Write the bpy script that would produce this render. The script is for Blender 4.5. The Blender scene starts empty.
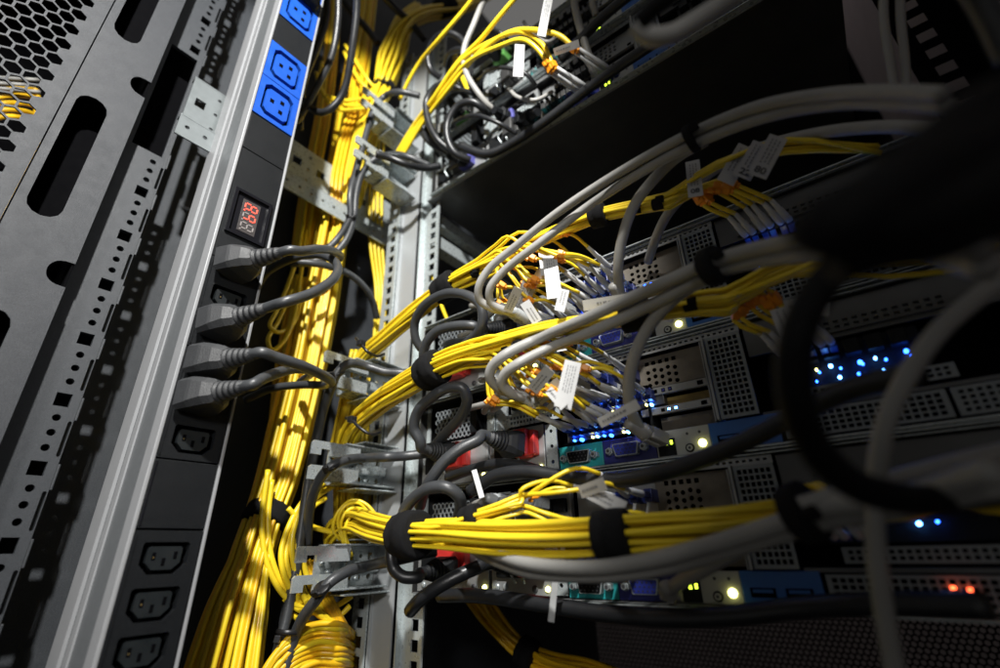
import bpy, bmesh, math, random
from mathutils import Vector, Matrix
random.seed(7)
sc = bpy.context.scene
col = sc.collection

# ------------------------------------------------------------------ camera
RX = Vector((0.79113, -0.27093, -0.54838))      # world X (along the rack) seen from the camera
R = Matrix(((0.7911266, 0.6112496, -0.0221946),
            (-0.2709279, 0.3176617, -0.9086744),
            (-0.5483765, 0.7248896, 0.4169152)))  # rows: right, down, forward in world axes
FOC = 470.16
cd = bpy.data.cameras.new('camera')
cd.sensor_width = 36.0
cd.lens = FOC / 1000 * 36
cd.clip_start = 0.01
cd.clip_end = 50
cd.dof.use_dof = True
cd.dof.focus_distance = 0.38
cd.dof.aperture_fstop = 3.2
cam = bpy.data.objects.new('camera', cd)
col.objects.link(cam)
r, d, f = Vector(R[0]), Vector(R[1]), Vector(R[2])
cam.matrix_world = Matrix(((r.x, -d.x, -f.x, 0), (r.y, -d.y, -f.y, 0), (r.z, -d.z, -f.z, 0), (0, 0, 0, 1)))
sc.camera = cam

# ------------------------------------------------------------------ light
w = bpy.data.worlds.new('World')
sc.world = w
w.use_nodes = True
bg = w.node_tree.nodes['Background']
bg.inputs[0].default_value = (0.92, 0.90, 0.87, 1)
bg.inputs[1].default_value = 0.15
sp = bpy.data.lights.new('work_lamp', 'SPOT')
sp.energy = 54
sp.spot_size = math.radians(75)
sp.spot_blend = 0.28
sp.shadow_soft_size = 0.013
sp.color = (1.0, 0.985, 0.95)
spo = bpy.data.objects.new('work_lamp', sp)
col.objects.link(spo)
LP = Vector((0.06, -0.20, 0.66))
LT = LP + Vector((-0.745, 0.462, -0.475))
spo.location = LP
spo.rotation_euler = (LT - LP).to_track_quat('-Z', 'Y').to_euler()
fl = bpy.data.lights.new('fill_lamp', 'SPOT')  # added soft fill standing in for bounced light, no real lamp there
fl.energy = 19
fl.spot_size = math.radians(38)
fl.spot_blend = 0.85
fl.shadow_soft_size = 0.06
fl.color = (1.0, 0.98, 0.95)
flo = bpy.data.objects.new('fill_lamp', fl)
col.objects.link(flo)
flo.location = (0.25, -0.50, 0.26)
flo.rotation_euler = (Vector((-0.46, 0.33, 0.10)) - flo.location).to_track_quat('-Z', 'Y').to_euler()
rl = bpy.data.lights.new('panel_fill', 'POINT')  # added lamp inside the cabinet, only brightens the pale right side panel
rl.energy = 0.35
rl.shadow_soft_size = 0.08
rl.color = (1.0, 0.86, 0.88)
rlo = bpy.data.objects.new('panel_fill', rl)
col.objects.link(rlo)
rlo.location = (0.12, 0.72, 1.20)

sc.view_settings.view_transform = 'Standard'
sc.view_settings.look = 'None'
sc.view_settings.exposure = 0
sc.view_settings.gamma = 1
sc.cycles.use_denoising = True
sc.cycles.max_bounces = 6

# ------------------------------------------------------------------ helpers: rays of the design camera
def ray(u, v):
    a, b = (u - 500) / FOC, (v - 334) / FOC
    return r * a + d * b + f
def pY(u, v, y):
    q = ray(u, v); return q * (y / q.y)
def pX(u, v, x):
    q = ray(u, v); return q * (x / q.x)
def pD(u, v, z):
    return ray(u, v) * z
YS = 0.337                     # plane of the servers' rear faces
def pS(u, v, off=0.03):
    return pY(u, v, YS - off)

# ------------------------------------------------------------------ materials
def mat(name, base, rough=0.5, metal=0.0, var=0.0, vscale=60, bump=0.0, bscale=900, spec=0.5, emit=None, estr=0, spangle=0.0, coat=0, rvar=0.12, trans=0.0, sss=0.0):
    m = bpy.data.materials.new(name)
    m.use_nodes = True
    nt = m.node_tree
    b = nt.nodes['Principled BSDF']
    b.inputs['Base Color'].default_value = (*base, 1)
    b.inputs['Roughness'].default_value = rough
    b.inputs['Metallic'].default_value = metal
    b.inputs['Specular IOR Level'].default_value = spec
    b.inputs['Coat Weight'].default_value = coat
    b.inputs['Transmission Weight'].default_value = trans
    if sss:
        b.inputs['Subsurface Weight'].default_value = sss
        b.inputs['Subsurface Radius'].default_value = (0.004, 0.004, 0.004)
        b.inputs['Subsurface Scale'].default_value = 1.0
    if emit:
        b.inputs['Emission Color'].default_value = (*emit, 1)
        b.inputs['Emission Strength'].default_value = estr
    tc = nt.nodes.new('ShaderNodeTexCoord')
    geo = nt.nodes.new('ShaderNodeNewGeometry')
    pos = geo.outputs['Position']
    if var > 0 or spangle > 0:
        mix = nt.nodes.new('ShaderNodeMix'); mix.data_type = 'RGBA'; mix.blend_type = 'MULTIPLY'
        mix.inputs[0].default_value = 1.0
        mix.inputs[6].default_value = (*base, 1)
        ramp = nt.nodes.new('ShaderNodeValToRGB')
        lo = 1 - max(var, spangle)
        ramp.color_ramp.elements[0].position = 0.25
        ramp.color_ramp.elements[1].position = 0.75
        ramp.color_ramp.elements[0].color = (lo, lo, lo, 1)
        ramp.color_ramp.elements[1].color = (1, 1, 1, 1)
        if spangle > 0:
            vo = nt.nodes.new('ShaderNodeTexVoronoi'); vo.inputs['Scale'].default_value = vscale
            nt.links.new(pos, vo.inputs['Vector'])
            sep = nt.nodes.new('ShaderNodeSeparateColor')
            nt.links.new(vo.outputs['Color'], sep.inputs[0])
            nt.links.new(sep.outputs[0], ramp.inputs[0])
            rr = nt.nodes.new('ShaderNodeMapRange')
            rr.inputs[3].default_value = max(0.05, rough - 0.12); rr.inputs[4].default_value = rough + 0.14
            nt.links.new(sep.outputs[1], rr.inputs[0]); nt.links.new(rr.outputs[0], b.inputs['Roughness'])
        else:
            no = nt.nodes.new('ShaderNodeTexNoise'); no.inputs['Scale'].default_value = vscale
            no.inputs['Detail'].default_value = 5
            nt.links.new(pos, no.inputs['Vector'])
            nt.links.new(no.outputs['Fac'], ramp.inputs[0])
        nt.links.new(ramp.outputs[0], mix.inputs[7])
        nt.links.new(mix.outputs[2], b.inputs['Base Color'])
    if rvar and not spangle:
        n2 = nt.nodes.new('ShaderNodeTexNoise'); n2.inputs['Scale'].default_value = 120; n2.inputs['Detail'].default_value = 4
        nt.links.new(pos, n2.inputs['Vector'])
        rr = nt.nodes.new('ShaderNodeMapRange')
        rr.inputs[3].default_value = max(0.04, rough - rvar); rr.inputs[4].default_value = min(1, rough + rvar)
        nt.links.new(n2.outputs['Fac'], rr.inputs[0]); nt.links.new(rr.outputs[0], b.inputs['Roughness'])
    if bump > 0:
        n3 = nt.nodes.new('ShaderNodeTexNoise'); n3.inputs['Scale'].default_value = bscale; n3.inputs['Detail'].default_value = 3
        nt.links.new(pos, n3.inputs['Vector'])
        bp = nt.nodes.new('ShaderNodeBump'); bp.inputs['Strength'].default_value = bump; bp.inputs['Distance'].default_value = 0.0006
        nt.links.new(n3.outputs['Fac'], bp.inputs['Height']); nt.links.new(bp.outputs[0], b.inputs['Normal'])
    return m

M = {}
M['door'] = mat('grey powder coat', (0.030, 0.033, 0.039), 0.55, 0.1, 0.40, 1100, 0.45, 2600)
M['panel'] = mat('dark textured coat', (0.042, 0.048, 0.056), 0.6, 0.0, 0.5, 900, 0.7, 2200)
M['column'] = mat('black coat', (0.038, 0.042, 0.048), 0.5, 0.1, 0.3, 900, 0.4, 2400)
M['black'] = mat('flat black', (0.002, 0.002, 0.0025), 0.85, spec=0.03)
M['blackplastic'] = mat('black plastic', (0.0085, 0.0095, 0.011), 0.5, 0, 0.3, 900, 0.45, 2000, spec=0.18)
M['blackgloss'] = mat('gloss black plastic', (0.008, 0.008, 0.01), 0.18)
M['outlet'] = mat('dark green grey plastic', (0.008, 0.0105, 0.012), 0.45, 0, 0.2, 300)
M['alu'] = mat('anodised aluminium', (0.135, 0.143, 0.150), 0.48, 0.2, 0.10, 250)
M['alulight'] = mat('bright aluminium', (0.27, 0.275, 0.285), 0.5, 0.1, 0.05, 200)
M['galv'] = mat('galvanised steel', (0.44, 0.485, 0.49), 0.36, 0.4, 0, 420, spangle=0.05)
M['galvbright'] = mat('bright zinc', (0.46, 0.505, 0.515), 0.30, 0.5, 0, 450, spangle=0.05)
M['steel'] = mat('server sheet steel', (0.36, 0.37, 0.37), 0.42, 0.5, 0.18, 90, 0.1, 700)
M['grille'] = mat('grey painted grille', (0.24, 0.265, 0.28), 0.45, 0.2, 0.15, 90)
M['chassis'] = mat('dark chassis steel', (0.115, 0.115, 0.115), 0.36, 0.7, 0.3, 18, 0.1, 300)
M['blue'] = mat('blue plastic', (0.008, 0.070, 0.40), 0.40, 0, 0.08, 120, 0.1, 1300)
M['yellow'] = mat('yellow jacket', (0.86, 0.63, 0.022), 0.36, 0, 0.10, 90, spec=0.5, coat=0.1)
M['amber'] = mat('amber jacket', (0.86, 0.50, 0.012), 0.36, 0, 0.10, 90, spec=0.5, coat=0.1)
M['greycable'] = mat('grey cable jacket', (0.31, 0.305, 0.287), 0.45, 0, 0.12, 80, 0.12, 500)
M['cord'] = mat('dark grey power cord', (0.046, 0.049, 0.053), 0.40, 0, 0.22, 160, 0.2, 700)
M['blackcord'] = mat('black power cord', (0.016, 0.017, 0.019), 0.38, 0, 0.2, 160, 0.15, 700)
M['plug'] = mat('grey moulded plug', (0.028, 0.0295, 0.032), 0.54, 0, 0.20, 260, 0.5, 1300)
M['velcro'] = mat('black hook and loop', (0.010, 0.010, 0.011), 0.95, 0, 0.5, 1200, 1.0, 2200, spec=0.2)
M['tie'] = mat('black nylon', (0.012, 0.012, 0.013), 0.35)
M['whitetie'] = mat('clear nylon', (0.55, 0.56, 0.56), 0.35, trans=0.15)
M['boot'] = mat('white boot', (0.62, 0.63, 0.64), 0.4, 0, 0.08, 200, trans=0.15)
M['rj'] = mat('clear boot', (0.50, 0.53, 0.54), 0.28, 0, 0.1, 150, trans=0.25)
M['clip'] = mat('orange yellow clip', (0.85, 0.30, 0.008), 0.4, 0, 0.1, 200)
M['lcblue'] = mat('navy connector', (0.012, 0.025, 0.16), 0.35)
M['red'] = mat('red latch', (0.62, 0.035, 0.03), 0.4, 0, 0.1, 200)
M['teal'] = mat('teal panel', (0.02, 0.33, 0.34), 0.45, 0, 0.1, 200)
M['navy'] = mat('navy panel', (0.025, 0.03, 0.20), 0.45, 0, 0.1, 200)
M['vga'] = mat('blue connector insert', (0.03, 0.05, 0.40), 0.45)
M['usb'] = mat('blue port panel', (0.02, 0.12, 0.42), 0.4, 0, 0.1, 200)
M['ltgrey'] = mat('light grey panel', (0.46, 0.47, 0.45), 0.45, 0.1, 0.1, 100)
M['gold'] = mat('yellow board', (0.32, 0.22, 0.055), 0.5, 0, 0.35, 150)
M['brown'] = mat('tan board', (0.19, 0.165, 0.13), 0.5, 0, 0.3, 150)
M['label'] = mat('white label', (0.44, 0.44, 0.435), 0.5, 0, 0.06, 200)
M['ink'] = mat('ink', (0.05, 0.05, 0.055), 0.6)
M['print'] = mat('grey print', (0.16, 0.16, 0.165), 0.6)
M['green'] = mat('green latch', (0.14, 0.42, 0.10), 0.45)
M['purple'] = mat('violet connector', (0.08, 0.08, 0.30), 0.4)
M['brass'] = mat('brass', (0.7, 0.5, 0.2), 0.3, 0.9)
M['wallpaint'] = mat('pale pink wall paint', (0.62, 0.54, 0.55), 0.7, 0, 0.1, 20)
M['ledblue'] = mat('blue led', (0.02, 0.06, 0.5), 0.4, emit=(0.02, 0.12, 1.0), estr=18)
M['ledcyan'] = mat('blue white led', (0.1, 0.2, 0.6), 0.4, emit=(0.10, 0.34, 1.0), estr=22)
M['ledgreen'] = mat('green led', (0.3, 0.5, 0.05), 0.4, emit=(0.62, 0.95, 0.04), estr=5)
M['ledwarm'] = mat('warm led', (0.6, 0.6, 0.2), 0.4, emit=(1.0, 0.95, 0.28), estr=9)
M['ledred'] = mat('red led', (0.6, 0.1, 0.05), 0.4, emit=(1.0, 0.10, 0.03), estr=8)
M['segon'] = mat('lit red segment', (0.8, 0.1, 0.06), 0.4, emit=(1.0, 0.07, 0.05), estr=1.0)
M['segoff'] = mat('unlit segment', (0.22, 0.20, 0.195), 0.5)

# ------------------------------------------------------------------ mesh helpers
def ob(name, bm, m, parent=None, smooth=False):
    me = bpy.data.meshes.new(name)
    bmesh.ops.recalc_face_normals(bm, faces=bm.faces)
    bm.to_mesh(me); bm.free()
    if smooth:
        for p in me.polygons: p.use_smooth = True
    me.materials.append(m)
    o = bpy.data.objects.new(name, me)
    col.objects.link(o)
    if parent is not None:
        o.parent = parent
        o.matrix_parent_inverse = Matrix.Translation(-parent.location)
    return o
def tag(o, label, cat, group=None, kind=None):
    o['label'] = label; o['category'] = cat
    if group: o['group'] = group
    if kind: o['kind'] = kind
    return o
def root(name, loc, label, cat, group=None):
    o = bpy.data.objects.new(name, None)
    o.empty_display_size = 0.01
    col.objects.link(o); o.location = loc
    return tag(o, label, cat, group)

def box(bm, x0, x1, y0, y1, z0, z1, bev=0, mtx=None):
    g = bmesh.ops.create_cube(bm, size=1)
    vs = g['verts']
    for v in vs:
        v.co = Vector(((x0 + x1) / 2 + v.co.x * (x1 - x0), (y0 + y1) / 2 + v.co.y * (y1 - y0), (z0 + z1) / 2 + v.co.z * (z1 - z0)))
    if bev > 0:
        es = list({e for v in vs for e in v.link_edges})
        bb = bmesh.ops.bevel(bm, geom=es, offset=bev, segments=2, affect='EDGES', profile=0.5)
        vs = list({v for fc in bb['faces'] for v in fc.verts} | {v for v in vs if v.is_valid})
    if mtx is not None:
        bmesh.ops.transform(bm, matrix=mtx, verts=vs)
    return vs
def bx(name, m, parent, x0, x1, y0, y1, z0, z1, bev=0, mtx=None):
    bm = bmesh.new(); box(bm, x0, x1, y0, y1, z0, z1, bev, mtx)
    return ob(name, bm, m, parent)

def catmull(pts, sub):
    pts = [Vector(p) for p in pts]
    if len(pts) < 3 or sub <= 1:
        return pts
    P = [pts[0] * 2 - pts[1]] + pts + [pts[-1] * 2 - pts[-2]]
    out = []
    for i in range(1, len(P) - 2):
        p0, p1, p2, p3 = P[i - 1], P[i], P[i + 1], P[i + 2]
        t0 = 0.0
        t1 = t0 + max(1e-5, (p1 - p0).length) ** 0.5
        t2 = t1 + max(1e-5, (p2 - p1).length) ** 0.5
        t3 = t2 + max(1e-5, (p3 - p2).length) ** 0.5
        for k in range(sub):
            t = t1 + (t2 - t1) * k / sub
            a1 = p0 * ((t1 - t) / (t1 - t0)) + p1 * ((t - t0) / (t1 - t0))
            a2 = p1 * ((t2 - t) / (t2 - t1)) + p2 * ((t - t1) / (t2 - t1))
            a3 = p2 * ((t3 - t) / (t3 - t2)) + p3 * ((t - t2) / (t3 - t2))
            b1 = a1 * ((t2 - t) / (t2 - t0)) + a2 * ((t - t0) / (t2 - t0))
            b2 = a2 * ((t3 - t) / (t3 - t1)) + a3 * ((t - t1) / (t3 - t1))
            out.append(b1 * ((t2 - t) / (t2 - t1)) + b2 * ((t - t1) / (t2 - t1)))
    out.append(pts[-1])
    return out
def frames(pts):
    T = []
    n = len(pts)
    for i in range(n):
        t = pts[min(i + 1, n - 1)] - pts[max(i - 1, 0)]
        T.append(t.normalized() if t.length > 1e-9 else (T[-1] if T else Vector((0, 0, 1))))
    a = Vector((0, 0, 1)) if abs(T[0].z) < 0.9 else Vector((1, 0, 0))
    N = [(a - T[0] * a.dot(T[0])).normalized()]
    for i in range(1, n):
        q = N[-1] - T[i] * N[-1].dot(T[i])
        N.append(q.normalized() if q.length > 1e-6 else N[-1])
    return T, N, [T[i].cross(N[i]) for i in range(n)]
def tube_bm(bm, pts, rad, seg=8, sub=5, cap=True):
    pts = catmull(pts, sub)
    T, N, B = frames(pts)
    n = len(pts)
    rings = []
    for i, p in enumerate(pts):
        rr = rad if not isinstance(rad, (list, tuple)) else None
        if rr is None:
            x = i / (n - 1) * (len(rad) - 1); k = min(int(x), len(rad) - 2); rr = rad[k] + (rad[k + 1] - rad[k]) * (x - k)
        rings.append([bm.verts.new(p + (N[i] * math.cos(2 * math.pi * j / seg) + B[i] * math.sin(2 * math.pi * j / seg)) * rr) for j in range(seg)])
    for i in range(n - 1):
        for j in range(seg):
            bm.faces.new((rings[i][j], rings[i][(j + 1) % seg], rings[i + 1][(j + 1) % seg], rings[i + 1][j]))
    if cap:
        bm.faces.new(rings[0][::-1]); bm.faces.new(rings[-1])
def tube(name, m, pts, rad, parent=None, seg=8, sub=5):
    bm = bmesh.new(); tube_bm(bm, pts, rad, seg, sub)
    return ob(name, bm, m, parent, smooth=True)
def cable(name, m, pts, rad, label, cat='cable', group=None, seg=10, sub=8):
    return tag(tube(name, m, pts, rad, None, seg, sub), label, cat, group)

def lathe_bm(bm, p0, p1, prof, seg=16):
    """prof: list of (t along p0->p1, radius)"""
    ax = (p1 - p0); T = ax.normalized()
    a = Vector((0, 0, 1)) if abs(T.z) < 0.9 else Vector((1, 0, 0))
    N = (a - T * a.dot(T)).normalized(); B = T.cross(N)
    rings = [[bm.verts.new(p0 + ax * t + (N * math.cos(2 * math.pi * j / seg) + B * math.sin(2 * math.pi * j / seg)) * rr) for j in range(seg)] for t, rr in prof]
    for i in range(len(rings) - 1):
        for j in range(seg):
            bm.faces.new((rings[i][j], rings[i][(j + 1) % seg], rings[i + 1][(j + 1) % seg], rings[i + 1][j]))
    bm.faces.new(rings[0][::-1]); bm.faces.new(rings[-1])

# flat pieces with holes are built from cells in (u, v), then thickened and placed by a frame
def cell(bm, u0, u1, v0, v1, hole=None):
    if hole is None:
        q = [bm.verts.new((u, v, 0)) for u, v in ((u0, v0), (u1, v0), (u1, v1), (u0, v1))]
        bm.faces.new(q); return
    cu = sum(h[0] for h in hole) / len(hole); cv = sum(h[1] for h in hole) / len(hole)
    angs = sorted((math.atan2(h[1] - cv, h[0] - cu), h) for h in hole)
    corners = [(u0, v0), (u1, v0), (u1, v1), (u0, v1)]
    ca = sorted((math.atan2(c[1] - cv, c[0] - cu), c) for c in corners)
    def ray_rect(a):
        c, s = math.cos(a), math.sin(a); t = 1e9
        if c > 1e-9: t = min(t, (u1 - cu) / c)
        if c < -1e-9: t = min(t, (u0 - cu) / c)
        if s > 1e-9: t = min(t, (v1 - cv) / s)
        if s < -1e-9: t = min(t, (v0 - cv) / s)
        return (cu + c * t, cv + s * t)
    hv = [bm.verts.new((h[0], h[1], 0)) for _, h in angs]
    ov = [bm.verts.new((*ray_rect(a), 0)) for a, _ in angs]
    n = len(angs)
    for i in range(n):
        j = (i + 1) % n
        a0, a1 = angs[i][0], angs[j][0] + (2 * math.pi if j == 0 else 0)
        mid = [c for a, c in sorted([(a, c) for a, c in ca] + [(a + 2 * math.pi, c) for a, c in ca]) if a0 + 1e-6 < a < a1 - 1e-6]
        loop = [hv[i], ov[i]]
        loop += [bm.verts.new((*c, 0)) for c in mid]
        loop += [ov[j], hv[j]]
        bm.faces.new(loop)
def circ(u, v, rad, n=12):
    return [(u + rad * math.cos(2 * math.pi * (i + 0.5) / n), v + rad * math.sin(2 * math.pi * (i + 0.5) / n)) for i in range(n)]
def rect(u, v, hw, hh):
    return [(u - hw, v - hh), (u + hw, v - hh), (u + hw, v + hh), (u - hw, v + hh)]
def stadium(u, v, hw, hh, n=6):
    out = []
    for k in range(n + 1):
        a = math.pi * k / n; out.append((u + hw * math.cos(a), v + (hh - hw) + hw * math.sin(a)))
    for k in range(n + 1):
        a = math.pi + math.pi * k / n; out.append((u + hw * math.cos(a), v - (hh - hw) + hw * math.sin(a)))
    return out
def finish(bm, thick, frame):
    bmesh.ops.remove_doubles(bm, verts=bm.verts, dist=1e-6)
    bmesh.ops.recalc_face_normals(bm, faces=bm.faces)
    up = sum(fc.normal.z for fc in bm.faces)
    if up < 0: bmesh.ops.reverse_faces(bm, faces=bm.faces)
    g = bmesh.ops.extrude_face_region(bm, geom=bm.faces[:])
    bmesh.ops.translate(bm, vec=(0, 0, -thick), verts=[e for e in g['geom'] if isinstance(e, bmesh.types.BMVert)])
    bmesh.ops.transform(bm, matrix=frame, verts=bm.verts)
def frame(o, u, v):
    u = Vector(u); v = Vector(v); n = u.cross(v)
    return Matrix(((u.x, v.x, n.x, o[0]), (u.y, v.y, n.y, o[1]), (u.z, v.z, n.z, o[2]), (0, 0, 0, 1)))
def FX(x):            # plane facing +X, u = Y, v = Z
    return frame((x, 0, 0), (0, 1, 0), (0, 0, 1))
def FY(y):            # plane facing the viewer (-Y), u = X, v = Z
    return frame((0, y, 0), (1, 0, 0), (0, 0, 1))
def grid_bm(u0, u1, v0, v1, nu, nv, fill, mu, mv):
    """rectangle u0..u1 x v0..v1 with nu x nv square-ish holes inside margins mu, mv; fill = hole share of the pitch"""
    bm = bmesh.new()
    pu, pv = (u1 - u0 - 2 * mu) / nu, (v1 - v0 - 2 * mv) / nv
    us, vs = [u0], [v0]
    for i in range(nu):
        c = u0 + mu + pu * (i + .5); us += [c - pu * fill / 2, c + pu * fill / 2]
    for i in range(nv):
        c = v0 + mv + pv * (i + .5); vs += [c - pv * fill / 2, c + pv * fill / 2]
    us.append(u1); vs.append(v1)
    V = [[bm.verts.new((u, v, 0)) for v in vs] for u in us]
    for i in range(len(us) - 1):
        for j in range(len(vs) - 1):
            if i % 2 == 1 and j % 2 == 1: continue
            bm.faces.new((V[i][j], V[i + 1][j], V[i + 1][j + 1], V[i][j + 1]))
    return bm

# ================================================================== the cabinet round the view
# front of the cabinet: mesh door far behind the equipment, an added black sheet higher up keeps the void dark
g = root('cabinet_front_door', (0, 1.0, 0), 'dark perforated front door seen through the gap below the lowest server', 'cabinet door')
bm = bmesh.new(); box(bm, -0.62, 0.30, 1.0, 1.012, -0.01, 1.45)
ob('void_sheet', bm, M['black'], g)
bm = bmesh.new()
hp = 0.0085
for j in range(46):
    for i in range(100):
        cx = -0.62 + (i + 0.5 * (j % 2)) * hp; cy = -0.012 - j * hp * 0.866
        o6 = [(cx + hp / math.sqrt(3) * math.sin(k * math.pi / 3), cy + hp / math.sqrt(3) * math.cos(k * math.pi / 3)) for k in range(6)]
        i6 = [(cx + (q[0] - cx) * 0.72, cy + (q[1] - cy) * 0.72) for q in o6]
        a = [bm.verts.new((*q, 0)) for q in o6]; b = [bm.verts.new((*q, 0)) for q in i6]
        for k in range(6):
            bm.faces.new((a[k], a[(k + 1) % 6], b[(k + 1) % 6], b[k]))
bmesh.ops.remove_doubles(bm, verts=bm.verts, dist=1e-5)
bmesh.ops.transform(bm, matrix=FY(1.0), verts=bm.verts)
ob('perforated_sheet', bm, M['black'], g)
M['farwall'] = mat('far wall paint', (0.16, 0.13, 0.13), 0.8, 0, 0.3, 6)
bx('room_wall', M['farwall'], None, -2.0, 2.0, 2.2, 2.25, -1.2, 1.8)['kind'] = 'structure'
bx('floor', M['panel'], None, -2.0, 2.0, -1.5, 2.2, -1.25, -1.2)['kind'] = 'structure'

o = bx('cabinet_side_panel', M['panel'], None, -0.54, -0.53, 0.02, 1.0, -1.2, 1.4)
tag(o, 'dark grey textured side panel of the cabinet behind the holed column', 'side panel')
o = bx('cabinet_side_panel', M['wallpaint'], None, 0.205, 0.212, 0.05, 1.6, -1.2, 1.4)
tag(o, 'pale side panel on the far right glimpsed past the black mounting post', 'side panel')

# column with square and round holes
XC = -0.467
t = root('cabinet_frame_column', (XC, 0.07, -1.2), 'black steel frame column with alternating square and round holes beside the open door', 'frame column')
uy0, uy1 = 0.0445, 0.0815
bm = bmesh.new()
z = -0.62
zs0 = pX(86, 339, XC).z
pitch = 0.05
k0 = math.floor((-0.55 - zs0) / pitch)
zc = zs0 + k0 * pitch
cut0, cut1 = pX(150, 138, XC).z, pX(178, 54, XC).z
done = False
while zc < 1.05:
    if zc + pitch > cut0 and zc < cut1:
        zc += pitch; continue
    cell(bm, uy0, uy1 - 0.0050, zc - 0.0080, zc + 0.0085, rect(0.0710, zc, 0.0046, 0.0050))
    for q in range(3):
        a = zc + 0.0085 + q * 0.0110; b = a + 0.0110
        cell(bm, uy0, uy1 - 0.0050, a, b if q < 2 else zc + pitch - 0.008, circ(0.0712, (a + b) / 2 + 0.0005, 0.0026, 12))
    cell(bm, uy1 - 0.0050, uy1, zc - 0.008, zc + pitch - 0.008, stadium(uy1 - 0.0018, zc + 0.0220, 0.0012, 0.0130))
    zc += pitch
zcs = [zs0 + (k0 + i) * pitch for i in range(60)]
inside = [q for q in zcs if q + pitch > cut0 and q < cut1]
c0_, c1_ = inside[0] - 0.008, inside[-1] + pitch - 0.008
cell(bm, uy0, uy1, c0_, c1_, rect((uy0 + uy1) / 2 + 0.001, (c0_ + c1_) / 2, (uy1 - uy0) / 2 - 0.006, (c1_ - c0_) / 2 - 0.004))
finish(bm, 0.0040, FX(XC))
ob('perforated_flange', bm, M['column'], t)
bm = bmesh.new(); tube_bm(bm, [Vector((XC - 0.0042, uy0 + 0.0002, -0.62)), Vector((XC - 0.0042, uy0 + 0.0002, 1.05))], 0.0043, 16, 1)
ob('rounded_edge', bm, M['column'], t, True)
bm = bmesh.new(); box(bm, XC - 0.030, XC - 0.028, uy0 + 0.004, uy1, -0.62, 1.05); ob('back_plate', bm, M['black'], t)
bm = bmesh.new()
box(bm, XC - 0.022, XC - 0.006, uy0 - 0.0040, uy0 - 0.0025, -0.62, 1.05)
ob('return_flange', bm, M['column'], t)
bm = bmesh.new()
zc = zs0 + k0 * pitch - 0.004
while zc < 1.0:
    box(bm, XC - 0.009, XC - 0.0002, uy1 + 0.0002, uy1 + 0.0018, zc - 0.010, zc + 0.008, 0.0005)
    zc += pitch
ob('edge_tab', bm, M['column'], t)
tag(bx('cabinet_frame_rail', M['black'], None, XC - 0.03, XC - 0.006, 0.020, 0.034, -1.2, 1.3), 'black inner frame edge in the dark gap beside the open door', 'frame rail')

# open door on the far left: folded sheet with slots and a honeycomb field
XD = -0.445
def dz(u, v):
    q = pX(u, v, XD); return q.y, q.z
y_edge = (dz(190, 0)[0] + dz(40, 334)[0]) / 2
t = root('cabinet_rear_door', (XD, y_edge, -1.2), 'open grey perforated rear door with long rounded slots on the far left', 'cabinet door')
y_fold = (dz(100, 26)[0] + dz(32, 160)[0]) / 2
s_a, s_b = dz(105, 100), dz(35, 215)          # the long slot
slot_y = (dz(85, 108)[0] + dz(52, 205)[0]) / 2
bm = bmesh.new()
zt, zb = dz(95, 98)[1], dz(45, 217)[1]
L = zt - zb
# repeating pattern: long slot, short slot
small_c = dz(50, 268)
gap_top, gap_bot = dz(131, 78), dz(131, 78)
per = zt - dz(150, 0)[1]
period = (dz(128, 42)[1] - zt)                # from the top of this slot to the bottom of the next
step = L + period
zc = (zt + zb) / 2 - step * 4
hw = 0.0105
while zc < 1.2:
    cell(bm, y_fold + 0.001, y_edge, zc - L / 2 - 0.002, zc + L / 2 + 0.002, stadium(slot_y, zc, hw, L / 2))
    cell(bm, y_fold + 0.001, y_edge - 0.0150, zc + L / 2 + 0.002, zc + L / 2 + period - 0.002)
    z0_, z1_, zm_ = zc + L / 2 + 0.002, zc + L / 2 + period - 0.002, zc + L / 2 + period * 0.5
    nr, nz = 0.0138, 0.0105
    arc = [(y_edge - nr * math.sin(math.pi * k / 14) ** 0.6, zm_ - nz * math.cos(math.pi * k / 14)) for k in range(15)]
    cell(bm, y_edge - 0.0150, y_edge, z0_, zm_ - nz); cell(bm, y_edge - 0.0150, y_edge, zm_ + nz, z1_)
    for k in range(14):
        bm.faces.new([bm.verts.new((*q, 0)) for q in ((y_edge - 0.0150, arc[k][1]), arc[k], arc[k + 1], (y_edge - 0.0150, arc[k + 1][1]))])
    zc += step
finish(bm, 0.0015, FX(XD))
ob('slotted_border', bm, M['door'], t)
bm = bmesh.new()
box(bm, XD - 0.024, XD - 0.0016, y_edge - 0.0016, y_edge, -1.0, 1.2)
box(bm, XD - 0.024, XD - 0.0016, y_fold + 0.0002, y_fold + 0.0018, -1.0, 1.2)
ob('edge_fold', bm, M['black'], t)
bx('back_stiffener', M['black'], t, XD - 0.026, XD - 0.0245, y_fold, y_edge, -1.0, 1.2)
# honeycomb field with a stepped edge
bm = bmesh.new()
hx = (dz(33, 60)[0] - dz(19, 60)[0])
hx = 0.0112
c0 = dz(83, 8)
rowh = hx * 0.866
def hexcell(cx, cy, solid):
    o6 = [(cx + hx / math.sqrt(3) * math.sin(k * math.pi / 3), cy + hx / math.sqrt(3) * math.cos(k * math.pi / 3)) for k in range(6)]
    a = [bm.verts.new((*q, 0)) for q in o6]
    if solid:
        bm.faces.new(a); return
    b = [bm.verts.new((cx + (q[0] - cx) * 0.86, cy + (q[1] - cy) * 0.86, 0)) for q in o6]
    for k in range(6):
        bm.faces.new((a[k], a[(k + 1) % 6], b[(k + 1) % 6], b[k]))
ymin = y_fold - 0.24
lim = {}
for j in range(-70, 40):
    cy = c0[1] - j * rowh
    off = 0.5 * hx if j % 2 else 0
    for i in range(0, 26):
        cx = c0[0] - i * hx + off - hx * 0.5
        if cx + hx * 0.5 < ymin: continue
        hexcell(cx, cy, j > 23)
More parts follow.
